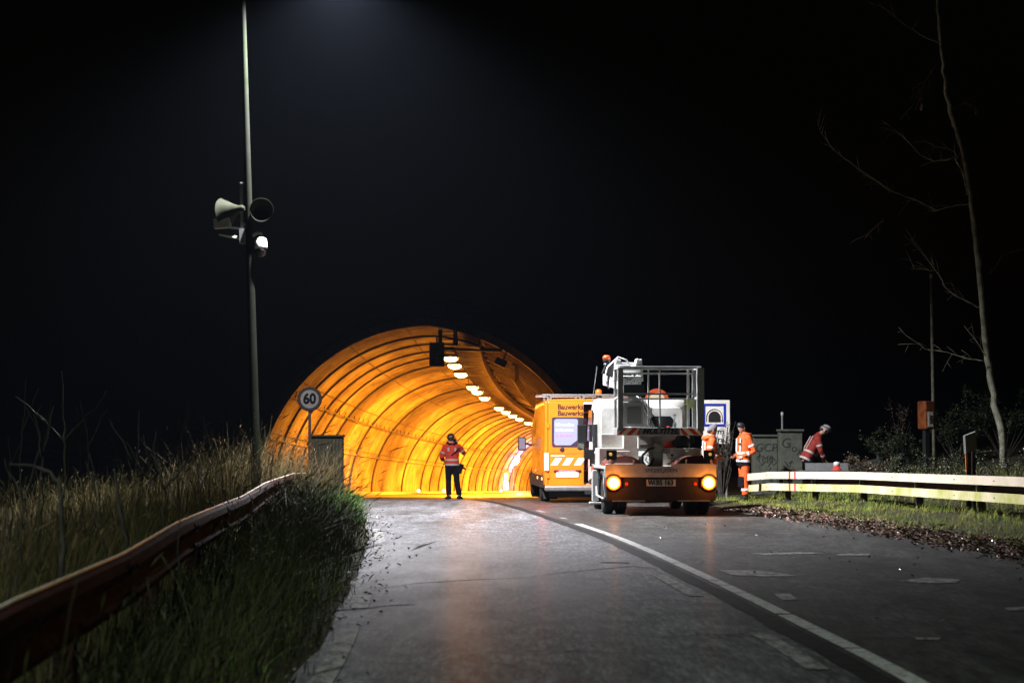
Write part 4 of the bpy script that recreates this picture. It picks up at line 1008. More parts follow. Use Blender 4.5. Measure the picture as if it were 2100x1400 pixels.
mb = MB(); mb.prism([(-.30, 1.62), (-.02, 1.62), (-.26, 2.08), (-.30, 2.08)], 1.0, 1.1); mb.build('jib_plate', M_boom, LO)
# pedestal with bracket below the cage
mb = MB(); mb.box((-.05, .38, 1.22), (.24, .26, .56)); mb.prism([(-.40, 1.52), (.34, 1.52), (.30, 1.44), (.10, 1.38), (.08, 1.30), (-.18, 1.30), (-.20, 1.38), (-.36, 1.44)], .25, .5)
mb.box((-.05, .22, 1.12), (.18, .06, .20)); mb.lathe((-.05, .2, 1.28), [(.10, .05), (.10, 0), (.05, -.02)], 14, 'Y'); mb.box((.14, .3, 1.22), (.14, .12, .1)); mb.bar((-.32, .3, 1.46), (-.12, .3, 1.28), .035)
mb.lathe((-.25, .28, 1.3), [(.04, -.12), (.04, .14)], 10, 'X'); mb.bar((-.05, .38, 1.0), (-.05, 2.6, 1.05), .18); mb.build('pedestal', M_caged, LO, bevel=.012)
mb = MB(); mb.tube([(-.10, .2, 1.28), (-.22, .15, 1.25), (-.33, .12, 1.14), (-.34, .12, 1.02), (-.27, .12, .93), (-.18, .14, .96), (-.12, .18, 1.08)], .024, 8); mb.build('hose', M_black, LO, smooth=True)
mb = MB(); mb.tube([(-.14, .3, 1.05), (-.22, .28, 1.15), (-.26, .28, 1.05), (-.2, .28, .98)], .012, 6); mb.build('thin_hose', M_steel, LO); mb = MB(); mb.tube([(.1, .28, 1.2), (.2, .2, 1.1), (.24, .25, 1.0), (.15, .3, .97)], .014, 6); mb.build('thin_hose', M_steel, LO); mb = MB(); mb.tube([(-.25, .3, 1.35), (-.2, .25, 1.2), (-.14, .3, 1.12)], .014, 6); mb.build('thin_hose', M_steel, LO)
# cage
CG = MB(); x0, x1, y0, y1, z0, z1 = -.80, .74, -.10, .62, 1.60, 2.80
def bars(lst, wd=.04):
    m_ = MB()
    for a, b in lst: m_.bar(a, b, wd)
    return m_
m_ = bars([((x0, y0, z1), (x1, y0, z1)), ((x0, y1, z1), (x1, y1, z1)), ((x0, y0, z1), (x0, y1, z1)), ((x1, y0, z1), (x1, y1, z1))], .045)
cg = m_.build('work_cage', M_cage, LO, bevel=.006)
m_ = bars([((x0, y0, z0 + .70), (x1, y0, z0 + .70)), ((x0, y1, z0 + .62), (x1, y1, z0 + .62)), ((x0, y0, z0 + .66), (x0, y1, z0 + .62)), ((x1, y0, z0 + .66), (x1, y1, z0 + .62)), ((x0, y1, z1 - .09), (x1, y1, z1 - .09))], .035)
m_.build('mid_rail', M_cage, cg)
for (x, y, wd, m2) in ((x0 + .02, y0, .10, M_caged), (x1, y0, .13, M_caged), (-.03, y0, .03, M_cage), (x0, y1, .05, M_cage), (x1 - .02, y1, .06, M_cage), (-.16, y1, .03, M_cage), (x1 - .13, y1 - .02, .045, M_cage)):
    m_ = bars([((x, y, z0), (x, y, z1 - .01))], wd); m_.build('upright', m2, cg)
mb = MB(); mb.box(((x0 + x1) / 2, (y0 + y1) / 2, z0 - .02), (x1 - x0 + .06, y1 - y0 + .04, .05)); mb.box(((x0 + x1) / 2, y0 - .02, z0 - .01), (x1 - x0 + .10, .03, .15)); mb.box((x0 - .03, (y0 + y1) / 2, z0 - .01), (.02, y1 - y0, .15)); mb.box((x1 + .03, (y0 + y1) / 2, z0 - .01), (.02, y1 - y0, .15)); mb.build('cage_floor', M_caged, cg, bevel=.01)
for sgn, xa, xb in ((1, x0 - .02, x0 + .38), (-1, x1 - .40, x1 + .02)):
    mr_ = MB(); mw_ = MB(); k = 0; x = xa - .16
    zb_, zt_ = z0 - .075, z0 + .055
    while x < xb:
        a, b = x, x + .10; sh = .13 * sgn
        poly = [(a, zb_), (b, zb_), (b + sh, zt_), (a + sh, zt_)] if sgn > 0 else [(a + .13, zb_), (b + .13, zb_), (b, zt_), (a, zt_)]
        poly = [(max(xa, min(xb, q[0])), q[1]) for q in poly]
        if max(q[0] for q in poly) - min(q[0] for q in poly) > .02: (mr_ if k % 2 else mw_).prism(poly, y0 - .042, y0 - .036)
        x += .10; k += 1
    mr_.build('red_stripes', M_red, cg); mw_.build('pale_stripes', M_yellow, cg)
text('cage_lettering', 'MULTITEL', .135, M_black, cg, (-.03, y0 - .037, z0 - .01), ext=.003, shear=.35, sx=1.15, bold=.006)
mb = MB(); mb.box((-.47, .50, 1.92), (.42, .18, .48)); mb.box((-.47, .45, 2.38), (.38, .16, .20)); cb = mb.build('control_box', mat('control_grey', (.26, .25, .235), .55, noise=.2), cg, bevel=.015)
mb = MB(); mb.box((-.46, .40, 1.90), (.27, .02, .32)); mb.build('control_panel', mat('panel_grey', (.09, .085, .08), .6), cb)
mb = MB(); mb.box((-.47, .36, 2.38), (.40, .02, .22)); mb.box((-.47, .34, 2.375), (.12, .015, .05)); mb.build('black_cover', M_black, cb)
mb = MB(); mb.lathe((.56, .56, 2.15), [(.02, 0), (.045, 0), (.045, -.03), (.02, -.03)], 14, 'Y'); mb.box((.66, .56, 2.12), (.09, .05, .16)); mb.build('latch', mat('latch_yellow', (.45, .48, .16), .5), cg)
mb = MB(); mb.bar((.30, .55, 1.62), (.34, .55, 1.86), .03); mb.lathe((.34, .55, 1.90), [(.02, -.03), (.035, 0), (.02, .03)], 10); mb.build('lever', M_boom, cg)
# traffic cone on the bed
cn = thing('traffic_cone', 'red and white traffic cone standing on the lorry bed under the work cage', 'traffic cone', (LX + .40 * cos(radians(3)) - 2.0 * sin(radians(3)), LY + 2.0 * cos(radians(3)) + .36 * sin(radians(3)), 1.272))
mb = MB(); mb.box((0, 0, .015), (.28, .28, .03)); mb.lathe((0, 0, 0), [(.11, .03), (.09, .15)], 20); mb.build('cone', M_red, cn)
mb = MB(); mb.lathe((0, 0, 0), [(.09, .15), (.065, .26)], 20); mb.build('white_collar', M_refl, cn); mb = MB(); mb.lathe((0, 0, 0), [(.065, .26), (.03, .42), (.02, .43)], 20); mb.build('cone_tip', M_red, cn)
# dark bags beside it on the bed
bg = thing('tool_bag', 'black tool bag lying beside the cone on the lorry bed', 'bag', (LX + .55, LY + 2.0, 1.27), .2)
mb = MB(); mb.lathe((0, 0, 0), [(.15, 0), (.19, .05), (.17, .18), (.10, .26), (.03, .28)], 14); mb.tube([(-.09, 0, .24), (-.08, 0, .34), (.08, 0, .34), (.09, 0, .24)], .015, 6); o = mb.build('bag', M_dark, bg, smooth=True)

# ------------------------------------------------------------------ people
def vremesh(o, vox, it=3):
    r = o.modifiers.new('r', 'REMESH'); r.mode = 'VOXEL'; r.voxel_size = vox; r.use_smooth_shade = True
    s = o.modifiers.new('s', 'SMOOTH'); s.factor = .5; s.iterations = it
def lerp(a, b, t): return a + (b - a) * t
def hand(mb, wrist, d, palm_n, curl=.5, s=1.0):
    """palm and five bent fingers; d = direction of the hand, palm_n = where the palm faces"""
    d = Vector(d).normalized(); n = Vector(palm_n); n = (n - d * n.dot(d)).normalized(); w_ = d.cross(n)
    wrist = Vector(wrist); mb.tube([wrist - d * .02, wrist + d * .02, wrist + d * .085], [.024, .030, .034], 10, side=w_, flat=.5, round_ends=True)
    for k, (off, L) in enumerate(((-.030, .062), (-.010, .075), (.011, .070), (.030, .055))):
        p = wrist + d * .085 + w_ * off; a = 0.0; pts = [p - d * .03, p]
        for seg in (.45, .32, .23):
            a += curl * (.55 if seg == .45 else .75); dd = d * cos(a) + n * sin(a); p = p + dd * (L * seg * 1.15); pts.append(p)
        mb.tube(pts, [.0105, .0105, .0095, .0088, .008], 8, round_ends=True)
    p = wrist + d * .025 - w_ * .028; q = p - w_ * .025 + d * .03 + n * .012; mb.tube([p + w_ * .015, q, q + d * .028 + n * .012 * (1 + curl)], [.013, .0115, .009], 8, round_ends=True)
def person(name, label, loc, rz, J, jacket, trousers, headgear, band=M_band, group=None, trouser_bands=True, beanie=None, brace=0, fq=1, jl=.80, face=True, hair=None):
    """J: joints in the person's own frame: facing +y, right hand side +x"""
    T_ = thing(name, label, 'person', loc, rz, group)
    V = {k: Vector(v) for k, v in J.items()}
    hd, nk, ch, pv = V['head'], V['neck'], V['chest'], V['pelvis']
    f = V.get('face', Vector((0, 1, 0))).normalized()
    sd = (V['shR'] - V['shL']).normalized()
    up = (hd - nk).normalized()
    # ---- body, one continuous surface
    b = MB()
    ws = lerp(pv, ch, .42)
    b.tube([pv - (ch - pv).normalized() * .06, pv, ws, ch, lerp(ch, nk, .75), nk, lerp(nk, hd, .45)], [(.13, .10), (.165, .115), (.14, .10), (.175, .115), (.13, .09), (.062, .062), (.056, .058)], 16, side=sd, round_ends=True)
    fs = f.cross(up).normalized()
    b.tube([hd - up * .085 + f * .02, hd - up * .04 + f * .005, hd + up * .01, hd + up * .07, hd + up * .105], [(.045, .055), (.066, .083), (.075, .096), (.068, .088), (.035, .05)], 16, side=fs, round_ends=True)
    b.tube([hd - up * .10 + f * .06, hd - up * .075 + f * .07, hd - up * .03 + f * .075], [.022, .03, .03], 8, round_ends=True)           # jaw and chin
    b.tube([hd + up * .02 + f * .088, hd - up * .012 + f * .108, hd - up * .028 + f * .10], [.009, .014, .012], 8, round_ends=True)      # nose
    for s in (-1, 1): b.tube([hd + fs * (s * .075) - up * .03, hd + fs * (s * .085) + up * .0 - f * .004, hd + fs * (s * .078) + up * .03], [.008, .013, .009], 8, round_ends=True)
    for s in 'LR':
        b.tube([lerp(V['sh' + s], nk, .25), V['sh' + s], lerp(V['sh' + s], V['el' + s], .5), V['el' + s], lerp(V['el' + s], V['ha' + s], .45), V['ha' + s]], [.05, .056, .047, .038, .036, .025], 10, round_ends=True)
        b.tube([V['hp' + s], lerp(V['hp' + s], V['kn' + s], .5), V['kn' + s], lerp(V['kn' + s], V['an' + s], .4), V['an' + s]], [.088, .075, .054, .055, .036], 12, round_ends=True)
        b.tube([V['an' + s] - V['toe' + s] * .03, V['an' + s] + Vector((0, 0, -.05)), V['an' + s] + V['toe' + s] * .14 + Vector((0, 0, -.06))], [.035, .036, .03], 8, round_ends=True)
        dd = (V['ha' + s] - V['el' + s]).normalized()
        hand(b, V['ha' + s], V.get('hd' + s, dd), V.get('pn' + s, Vector((0, 1, 0))), .6)
    o = b.build('body', M_skin, T_); vremesh(o, .0075, 2)
    if face:
        e = MB()
        for s in (-1, 1): e.lathe(hd + fs * (s * .03) + f * .088 + up * .022, [(.002, -.004), (.010, 0), (.002, .006)], 8)
        e.build('eyes', M_black, T_)
        e = MB(); e.tube([hd - fs * .02 + f * .092 - up * .058, hd + f * .099 - up * .056, hd + fs * .02 + f * .092 - up * .058], .005, 6); e.build('mouth', mat('lips', (.30, .10, .08), .5), T_)
        e = MB(); e.tube([hd - up * .02 - f * .07 - fs * .04, hd - up * .03 - f * .085, hd - up * .02 - f * .07 + fs * .04], .03, 8, round_ends=True); e.build('hair', M_darkbark, T_, smooth=True)
    # ---- jacket
    j = MB(); dn = (pv - ch).normalized(); hem = pv + dn * (.92 - jl - .02)
    pth = [hem, pv, ws, ch, lerp(ch, nk, .7), lerp(nk, hd, .05), lerp(nk, hd, .32)]
    rad = [(.205, .155), (.20, .15), (.19, .145), (.205, .15), (.165, .12), (.095, .09), (.085, .085)]
    j.tube(pth, rad, 20, side=sd)
    for s in 'LR':
        j.tube([lerp(V['sh' + s], nk, .3), V['sh' + s], lerp(V['sh' + s], V['el' + s], .5), V['el' + s], lerp(V['el' + s], V['ha' + s], .5), lerp(V['el' + s], V['ha' + s], .93)], [.075, .085, .075, .066, .06, .052], 12, round_ends=True)
    jk = j.build('jacket', jacket, T_); vremesh(jk, .014, 3)
    # reflective bands round body and arms
    def ringband(a, b_, ra, t, wd, nm, side=None):
        m_ = MB(); c = lerp(a, b_, t); u = (b_ - a).normalized(); m_.tube([c - u * wd / 2, c + u * wd / 2], [ra, ra], 24, side=side, cap=True); return m_.build(nm, band, T_, smooth=False)
    ringband(hem, pv, (.208, .158), .25, .05, 'reflective_band', sd)
    ringband(pv, ws, (.197, .150), .75, .05, 'reflective_band', sd)
    for s in 'LR':
        ringband(V['sh' + s], V['el' + s], .0795, .55, .045, 'sleeve_band')
        ringband(V['el' + s], V['ha' + s], .063, .55, .045, 'sleeve_band')
    for s in (-1, 1):
        m_ = MB(); pts = []
        for t in (0, .33, .66, 1):
            c = lerp(ws, lerp(ch, nk, .6), t); rr = lerp(Vector((.19, .145, 0)), Vector((.17, .125, 0)), t)
            for q in (1,): pts.append(c + sd * (s * .095) - sd.cross((nk - pv).normalized()) * 0)
        fw = (nk - pv).normalized().cross(sd).normalized()
        for q in (-1, 1):
            m_ = MB(); m_.rings([[p + fw * (q * .138) - sd * .024, p + fw * (q * .150) - sd * .024, p + fw * (q * .150) + sd * .024, p + fw * (q * .138) + sd * .024] for p in (pts if q == fq else pts[brace:])]); m_.build('brace_band', band, T_)
    # ---- trousers, boots
    t_ = MB()
    t_.tube([pv - dn * .06, pv, lerp(V['hpL'], V['hpR'], .5) + Vector((0, 0, -.05))], [(.165, .125), (.175, .13), (.15, .12)], 16, side=sd, round_ends=True)
    for s in 'LR': t_.tube([V['hp' + s] + Vector((0, 0, .04)), lerp(V['hp' + s], V['kn' + s], .5), V['kn' + s], lerp(V['kn' + s], V['an' + s], .5), lerp(V['kn' + s], V['an' + s], .93)], [.105, .095, .08, .078, .078], 14, round_ends=False)
    tr = t_.build('trousers', trousers, T_); vremesh(tr, .014, 3)
    if trouser_bands:
        for s in 'LR': ringband(V['kn' + s], V['an' + s], .083, .62, .05, 'leg_band')
    for s in 'LR':
        m_ = MB(); a = V['an' + s]; tt = V['toe' + s]
        m_.tube([a - tt * .075 + Vector((0, 0, -.055)), a - tt * .01 + Vector((0, 0, -.05)), a + tt * .09 + Vector((0, 0, -.062)), a + tt * .17 + Vector((0, 0, -.068))], [(.042, .045), (.048, .05), (.05, .042), (.042, .03)], 12, side=tt.cross(Vector((0, 0, 1))), round_ends=True)
        m_.tube([a + Vector((0, 0, -.04)), a + Vector((0, 0, .09))], [.055, .06], 12)
        o = m_.build('boot', J.get('bootmat', M_black) if not isinstance(J.get('bootmat'), tuple) else M_black, T_); vremesh(o, .01, 2)
    # ---- headgear
    h = MB(); R = up.to_track_quat('Z', 'Y').to_matrix()
    c = hd + up * .03
    if headgear[0] == 'helmet':
        rs = [];
        for (r, z, e) in ((.112, -.01, 1.0), (.118, .0, 1), (.106, .015, 1), (.104, .05, 1), (.088, .095, 1), (.055, .12, 1), (.012, .128, 1)):
            rs.append([c + fs * (r * cos(2 * pi * k / 20) * .95) + f * (r * sin(2 * pi * k / 20) * 1.12) + up * z for k in range(20)])
        h.rings(rs); o = h.build('helmet', headgear[1], T_, smooth=True)
        h = MB(); h.tube([c + f * (.118 * sin(a)) * 1.08 + fs * (.118 * cos(a)) + up * .035 for a in [2 * pi * k / 20 for k in range(21)]], .011, 6); h.build('helmet_strap', headgear[2], T_)
        h = MB(); h.tube([c + f * .13 + up * .03, c + f * .16 + up * .03], .022, 8); h.build('head_torch', M_dark, T_)
    else:
        rs = []
        for (r, z) in ((.088, -.035), (.095, -.02), (.093, .03), (.082, .075), (.052, .105), (.012, .118)):
            rs.append([c + fs * (r * cos(2 * pi * k / 20) * .95) + f * (r * sin(2 * pi * k / 20) * 1.12 - .008) + up * z for k in range(20)])
        h.rings(rs); h.build('cap', headgear[1], T_, smooth=True)
    return T_, V
def stand(**k):
    J = dict(head=(0, .03, 1.665), neck=(0, 0, 1.50), chest=(0, 0, 1.30), pelvis=(0, 0, .98), shL=(-.19, 0, 1.43), shR=(.19, 0, 1.43),
             elL=(-.25, -.03, 1.14), elR=(.25, -.03, 1.14), haL=(-.24, .10, .92), haR=(.24, .10, .92),
             hpL=(-.095, 0, .92), hpR=(.095, 0, .92), knL=(-.11, .02, .50), knR=(.11, .02, .50), anL=(-.12, -.02, .10), anR=(.12, -.02, .10), toeL=(-.15, 1, 0), toeR=(.15, 1, 0))
    J.update(k); return J
# worker in the tunnel mouth, seen from behind
p = P(927, 1027, 55)
J = stand(elL=(-.29, .02, 1.16), haL=(-.26, .22, 1.08), elR=(.33, .10, 1.26), haR=(.13, .25, 1.50), hdR=(-.3, .1, 1), pnR=(0, -1, 0), head=(-.03, .04, 1.66),
          knL=(-.10, .03, .50), anL=(-.09, 0, .10), knR=(.13, .02, .50), anR=(.20, .02, .10), toeL=(-.5, .85, 0), toeR=(.45, .9, 0))
W1, _ = person('person', 'worker in red hi-vis jacket and dark trousers standing in the tunnel mouth with back turned', (p.x, 55, zr(55)), 0, J, M_hired, M_navy, ('helmet', M_dark, M_steel), trouser_bands=False, jl=.86, band=mat('dull_band', (.42, .36, .32), .6), brace=2)
mb = MB(); mb.box((.24, .04, .86), (.12, .2, .22), Matrix.Rotation(.35, 3, 'Y')); mb.box((.20, -.06, .80), (.14, .1, .2)); mb.bar((.2, 0, .93), (.38, .05, .82), .05); mb.build('tool_pouch', M_navy, W1, bevel=.02)
mb = MB(); mb.tube([(.20, -.12, 1.42), (.10, -.165, 1.30), (-.02, -.17, 1.2)], .012, 6); mb.tube([(-.12, .02, 1.55), (-.05, -.07, 1.50), (.05, -.07, 1.50), (.12, .02, 1.55)], .035, 8, round_ends=True); mb.build('strap_and_collar', M_navy, W1)
rdo = thing('radio', 'dark hand-held device raised to the face by the worker in the tunnel mouth', 'radio', (p.x + .06, 55.27, zr(55) + 1.53)); mb = MB(); mb.box((0, 0, .06), (.07, .035, .15)); mb.tube([(.02, 0, .13), (.02, 0, .2)], .008, 6); mb.build('handset', M_black, rdo, bevel=.008)
# worker beside the lorry, facing right, grey beanie
p = P(1457, 1033, 44.2)
J = stand(elL=(-.25, -.10, 1.16), haL=(-.12, .16, 1.06), elR=(.27, -.10, 1.14), haR=(.16, .18, 1.08), pnR=(-1, 0, .2), pnL=(1, 0, .2), head=(0, .05, 1.66))
W2, _ = person('person', 'worker in orange hi-vis suit and grey beanie beside the lorry, facing right', (p.x, 44.2, hz(p.x, 44.2)), radians(-80), J, M_hivis, M_hivis, ('cap', mat('grey_wool', (.16, .15, .16), .9, bump=.5, bscale=60)), jl=.78)
mb = MB(); mb.tube([(-.12, .02, 1.52), (-.11, -.10, 1.50), (0, -.15, 1.49), (.11, -.10, 1.50), (.12, .02, 1.52)], .05, 10, round_ends=True); mb.build('hood', M_hivis, W2, smooth=True)
# worker by the rail end, facing left and towards the camera
p = P(1527, 1029, 46.0)
J = stand(elR=(.30, -.10, 1.13), haR=(.20, .12, 1.02), elL=(-.27, -.12, 1.12), haL=(-.15, .10, 1.02), head=(0, .06, 1.655), face=(-.25, 1, 0), knL=(-.10, .05, .50), anL=(-.10, .03, .10), knR=(.10, .0, .50), anR=(.14, -.10, .10), pelvis=(0, .02, .98))
W3, V3 = person('person', 'worker in orange hi-vis suit and dark cap, face visible, standing at the guard rail end', (p.x, 46.0, hz(p.x, 46.0)), radians(110), J, M_hivis, M_hivis, ('cap', M_dark), jl=.80, trouser_bands=True)
mb = MB(); mb.tube([(-.12, .02, 1.52), (-.11, -.10, 1.50), (0, -.15, 1.49), (.11, -.10, 1.50), (.12, .02, 1.52)], .045, 10, round_ends=True); mb.build('hood', M_hivis, W3, smooth=True)
mb = MB(); mb.tube([(0, .02, .80), (0, .02, .88)], [(.20, .15), (.20, .152)], 20, side=(1, 0, 0)); mb.build('dark_hem', M_navy, W3)
for x in (-.10, .10):
    mb = MB(); mb.box((x, .05 + .055 if x < 0 else .06, .42), (.13, .07, .26)); mb.build('knee_pad', M_navy, W3, bevel=.025)
mb = MB(); mb.tube([(-.03, .145, 1.70), (.03, .145, 1.70)], .014, 8); mb.build('head_torch', M_steel, W3)
mb = MB(); mb.box((-.08, .165, 1.30), (.10, .02, .035)); mb.build('chest_badge', M_dark, W3)
# worker bending over gear behind the rail
p = P(1657, 965, 48); g_ = hz(p.x, 48)
J = dict(head=(0, .42, 1.52), neck=(0, .27, 1.38), chest=(0, .16, 1.20), pelvis=(0, -.02, .88), shL=(-.19, .20, 1.30), shR=(.19, .20, 1.30), elL=(-.25, .24, 1.03), elR=(.25, .24, 1.02), haL=(-.18, .38, .84), haR=(.18, .36, .84),
         hpL=(-.095, -.02, .84), hpR=(.095, -.02, .84), knL=(-.13, .10, .48), knR=(.13, .12, .48), anL=(-.14, -.04, .10), anR=(.14, .0, .10), toeL=(-.2, 1, 0), toeR=(.2, 1, 0), face=(0, .8, -.5))
M_hidk = mat('dark_red_cloth', (.27, .02, .011), .85, noise=.3, nscale=14, bump=.5, bscale=30)
W4, _ = person('person', 'bending worker in dark red hi-vis jacket and white helmet behind the right guard rail', (p.x, 48, g_), radians(-80), J, M_hidk, M_navy, ('helmet', mat('helmet_grey', (.35, .35, .36), .5), M_black), jl=.80, trouser_bands=False, band=mat('dull_band', (.42, .36, .32), .6))

# ------------------------------------------------------------------ vegetation
RV = random.Random(11)
def blades(name, pts, label, cat, m, wd=(.004, .009), seed_heads=False, lean=.35):
    wd = (wd[0] * .5, wd[1] * .5)
    vs = []; fs = []
    for (x, y, z, h) in pts:
        a = RV.gauss(.4, 1.5); ln = h * RV.uniform(.1, lean) * (2.0 if RV.random() < .15 else 1) ; dx, dy = cos(a) * ln, sin(a) * ln
        b = RV.uniform(0, pi); w_ = RV.uniform(*wd); wx, wy = cos(b) * w_, sin(b) * w_
        o = len(vs); nseg = 3
        for i in range(nseg + 1):
            t = i / nseg; cx_, cy_, cz = x + dx * t * t, y + dy * t * t, z + h * (t - .3 * t * t * (ln / h)); k = 1 - t * .85
            vs.append((cx_ - wx * k, cy_ - wy * k, cz)); vs.append((cx_ + wx * k, cy_ + wy * k, cz))
        for i in range(nseg): fs.append((o + 2 * i, o + 2 * i + 1, o + 2 * i + 3, o + 2 * i + 2))
        if seed_heads and RV.random() < .25:
            tx, ty, tz_ = x + dx, y + dy, vs[-1][2]; o = len(vs); L = RV.uniform(.05, .13); r = RV.uniform(.004, .009)
            for k in range(3):
                bx, by = cos(a + k * 2.1) * r, sin(a + k * 2.1) * r; vs += [(tx, ty, tz_ - L * .4), (tx + bx + dx * .1, ty + by + dy * .1, tz_ + L * .1), (tx + dx * .25, ty + dy * .25, tz_ + L * .5)]; fs.append((o + 3 * k, o + 3 * k + 1, o + 3 * k + 2))
    me = bpy.data.meshes.new(name); me.from_pydata(vs, [], fs); me.materials.append(m); me.update()
    ob = bpy.data.objects.new(name, me); COL.objects.link(ob)
    return tag(ob, label, cat, kind='stuff')
M_gr = mat('green_grass', (.11, .22, .035), .6, island=.45, spec=.2)
M_dry = mat('dry_grass', (.15, .11, .048), .7, island=.5, spec=.15)
M_olive = mat('olive_reeds', (.062, .058, .016), .6, island=.7, spec=.2)
M_weed = mat('dark_weeds', (.036, .040, .012), .6, island=.8, spec=.2)
M_moss = mat('verge_grass', (.30, .34, .06), .65, island=.45, spec=.2)
def rail_x(y):
    for a, b in zip(pts_left, pts_left[1:]):
        if a[1] <= y <= b[1]: return a[0] + (b[0] - a[0]) * (y - a[1]) / (b[1] - a[1])
    return pts_left[-1][0] - (y - pts_left[-1][1]) * .075
pts_left = pts
def clump(n, y0, y1, xf0, xf1, h0, h1, power=1.0, per=7, hf=None):
    out = []
    while len(out) < n:
        y = y0 + (y1 - y0) * RV.random() ** power; a, b = xf0(y), xf1(y); x = RV.uniform(a, b); hh = RV.uniform(h0, h1)
        if hf: hh *= hf(x, y)
        for _ in range(per):
            xx = x + RV.gauss(0, .08); yy = y + RV.gauss(0, .10)
            if xx > ccx(yy) - lw(yy) + .1 and xx < ccx(yy): continue
            out.append((xx, yy, hz(xx, yy) - .02, hh * RV.uniform(.55, 1.1)))
    return out
edge = lambda y: ccx(y) - lw(y)
# tall reeds beyond the left rail
def fade(x, y): return 1 - .5 * sstep(.8, 3.6, rail_x(y) - x) + .12 * sin(x * 1.9 + y * .8)
tall = clump(14000, 24, 66, lambda y: rail_x(y) - 6, lambda y: rail_x(y) - .15, 1.0, 1.75, hf=fade)
tall += clump(9000, 9, 24, lambda y: rail_x(y) - 2.6, lambda y: rail_x(y) - .2, .35, .95, hf=fade)
blades('tall_reeds', tall, 'tall olive reeds and weeds behind the left guard rail', 'reeds', M_olive, (.004, .010), True)
dry = clump(5200, 26, 64, lambda y: rail_x(y) - 5, lambda y: rail_x(y) - .1, 1.0, 1.85, hf=fade) + clump(2000, 40, 45.5, lambda y: -5.9, lambda y: -3.6, .9, 1.6) + clump(2200, 9, 26, lambda y: rail_x(y) - 2.4, lambda y: rail_x(y) - .2, .6, 1.15)
blades('dry_grass', dry, 'tall straw-coloured dry grass with seed heads on the left verge', 'dry grass', M_dry, (.003, .007), True, .5)
low = clump(13500, 5.5, 44, lambda y: rail_x(y) - .1, lambda y: edge(y) - .05, .30, .66, hf=lambda x, y: .30 + .75 * sstep(.0, .45, edge(y) - x) + .55 * sstep(15, 24, y) * sstep(.2, 1.0, edge(y) - x))
low += [(x, y, z, h * 1.9) for (x, y, z, h) in low[::60]]
blades('verge_weeds', low, 'dark weeds between the left rail and the wet road', 'weeds', M_weed, (.004, .010), True, .7)
gre = clump(6500, 33, 46, lambda y: edge(y) - 1.0, lambda y: edge(y) - .02, .28, .60) + clump(2500, 47, 66, lambda y: edge(y) - .7, lambda y: edge(y) + .3, .15, .35) + clump(900, 10, 34, lambda y: edge(y) - 1.1, lambda y: edge(y) - .1, .15, .4)
gre = [(x, y, z, h) for x, y, z, h in gre]
blades('roadside_grass', gre, 'fresh green grass tufts along the left road edge', 'grass', M_gr, (.004, .008), False, .8)
# right verge
rt = lambda y: ccx(y) + rw(y)
rg = clump(16000, 14, 48, lambda y: rt(y) + .55, lambda y: rt(y) + 3.2, .07, .17, per=14) + clump(3500, 25, 50, lambda y: rt(y) + 2.6, lambda y: rt(y) + 6.5, .15, .38)
blades('verge_grass', rg, 'short yellow-green grass on the right verge around the rail posts', 'grass', M_moss, (.005, .010), False, .9)
rg2 = clump(3200, 14, 48, lambda y: rt(y) + .7, lambda y: rt(y) + 4, .10, .26, per=20)
blades('grass_tufts', rg2, 'greener tufts of grass under the right guard rail', 'grass', M_gr, (.004, .009), False, .9)
# fallen leaves
def leaves(name, n, gen, label, m, s=(.022, .045), lift=.0):
    vs = []; fs = []
    for _ in range(n):
        x, y, z = gen(); a = RV.uniform(0, 2 * pi); L = RV.uniform(*s); w_ = L * RV.uniform(.5, .8); tl = RV.uniform(-.6, .6); cu = RV.uniform(.1, .6) * L
        ca, sa = cos(a), sin(a); o = len(vs)
        def pt(u, v, hh): return (x + ca * u - sa * v, y + sa * u + ca * v, z + hh + .006 + abs(tl) * L * .5 + tl * u)
        vs += [pt(-L, 0, 0), pt(-L * .3, -w_, cu), pt(L * .6, -w_ * .7, cu * .8), pt(L * 1.1, 0, 0), pt(L * .5, w_ * .8, cu), pt(-L * .4, w_, cu * .7), pt(0, 0, 0)]
        fs += [(o, o + 1, o + 6), (o + 1, o + 2, o + 6), (o + 2, o + 3, o + 6), (o + 3, o + 4, o + 6), (o + 4, o + 5, o + 6), (o + 5, o, o + 6)]
    me = bpy.data.meshes.new(name); me.from_pydata(vs, [], fs); me.materials.append(m); me.update()
    ob = bpy.data.objects.new(name, me); COL.objects.link(ob); return tag(ob, label, 'fallen leaves', kind='stuff')
M_leaf = mat('brown_leaves', (.20, .14, .10), .22, island=.95)
def gr_():
    y = RV.uniform(15, 42); x = rt(y) + RV.gauss(.35, .30) + .10 * sin(y * 2.3); return x, y, max(hz(x, y), zr(y))
leaves('fallen_leaves', 5200, gr_, 'drift of wet brown fallen leaves along the right road edge', M_leaf)
def gl2():
    y = 10 + 32 * RV.random() ** .8; x = edge(y) + abs(RV.gauss(0, .30)) - .12; return x, y, max(hz(x, y), zr(y))
leaves('fallen_leaves', 420, gl2, 'wet dark leaves scattered along the left road edge', mat('wet_leaves', (.22, .17, .12), .14, island=.9), (.014, .03))
def gl3():
    y = RV.uniform(14, 40); x = RV.uniform(ccx(y) + .5, rt(y)); return x, y, zr(y)
leaves('fallen_leaves', 70, gl3, 'a few stray leaves lying on the right lane', M_leaf, (.012, .03))

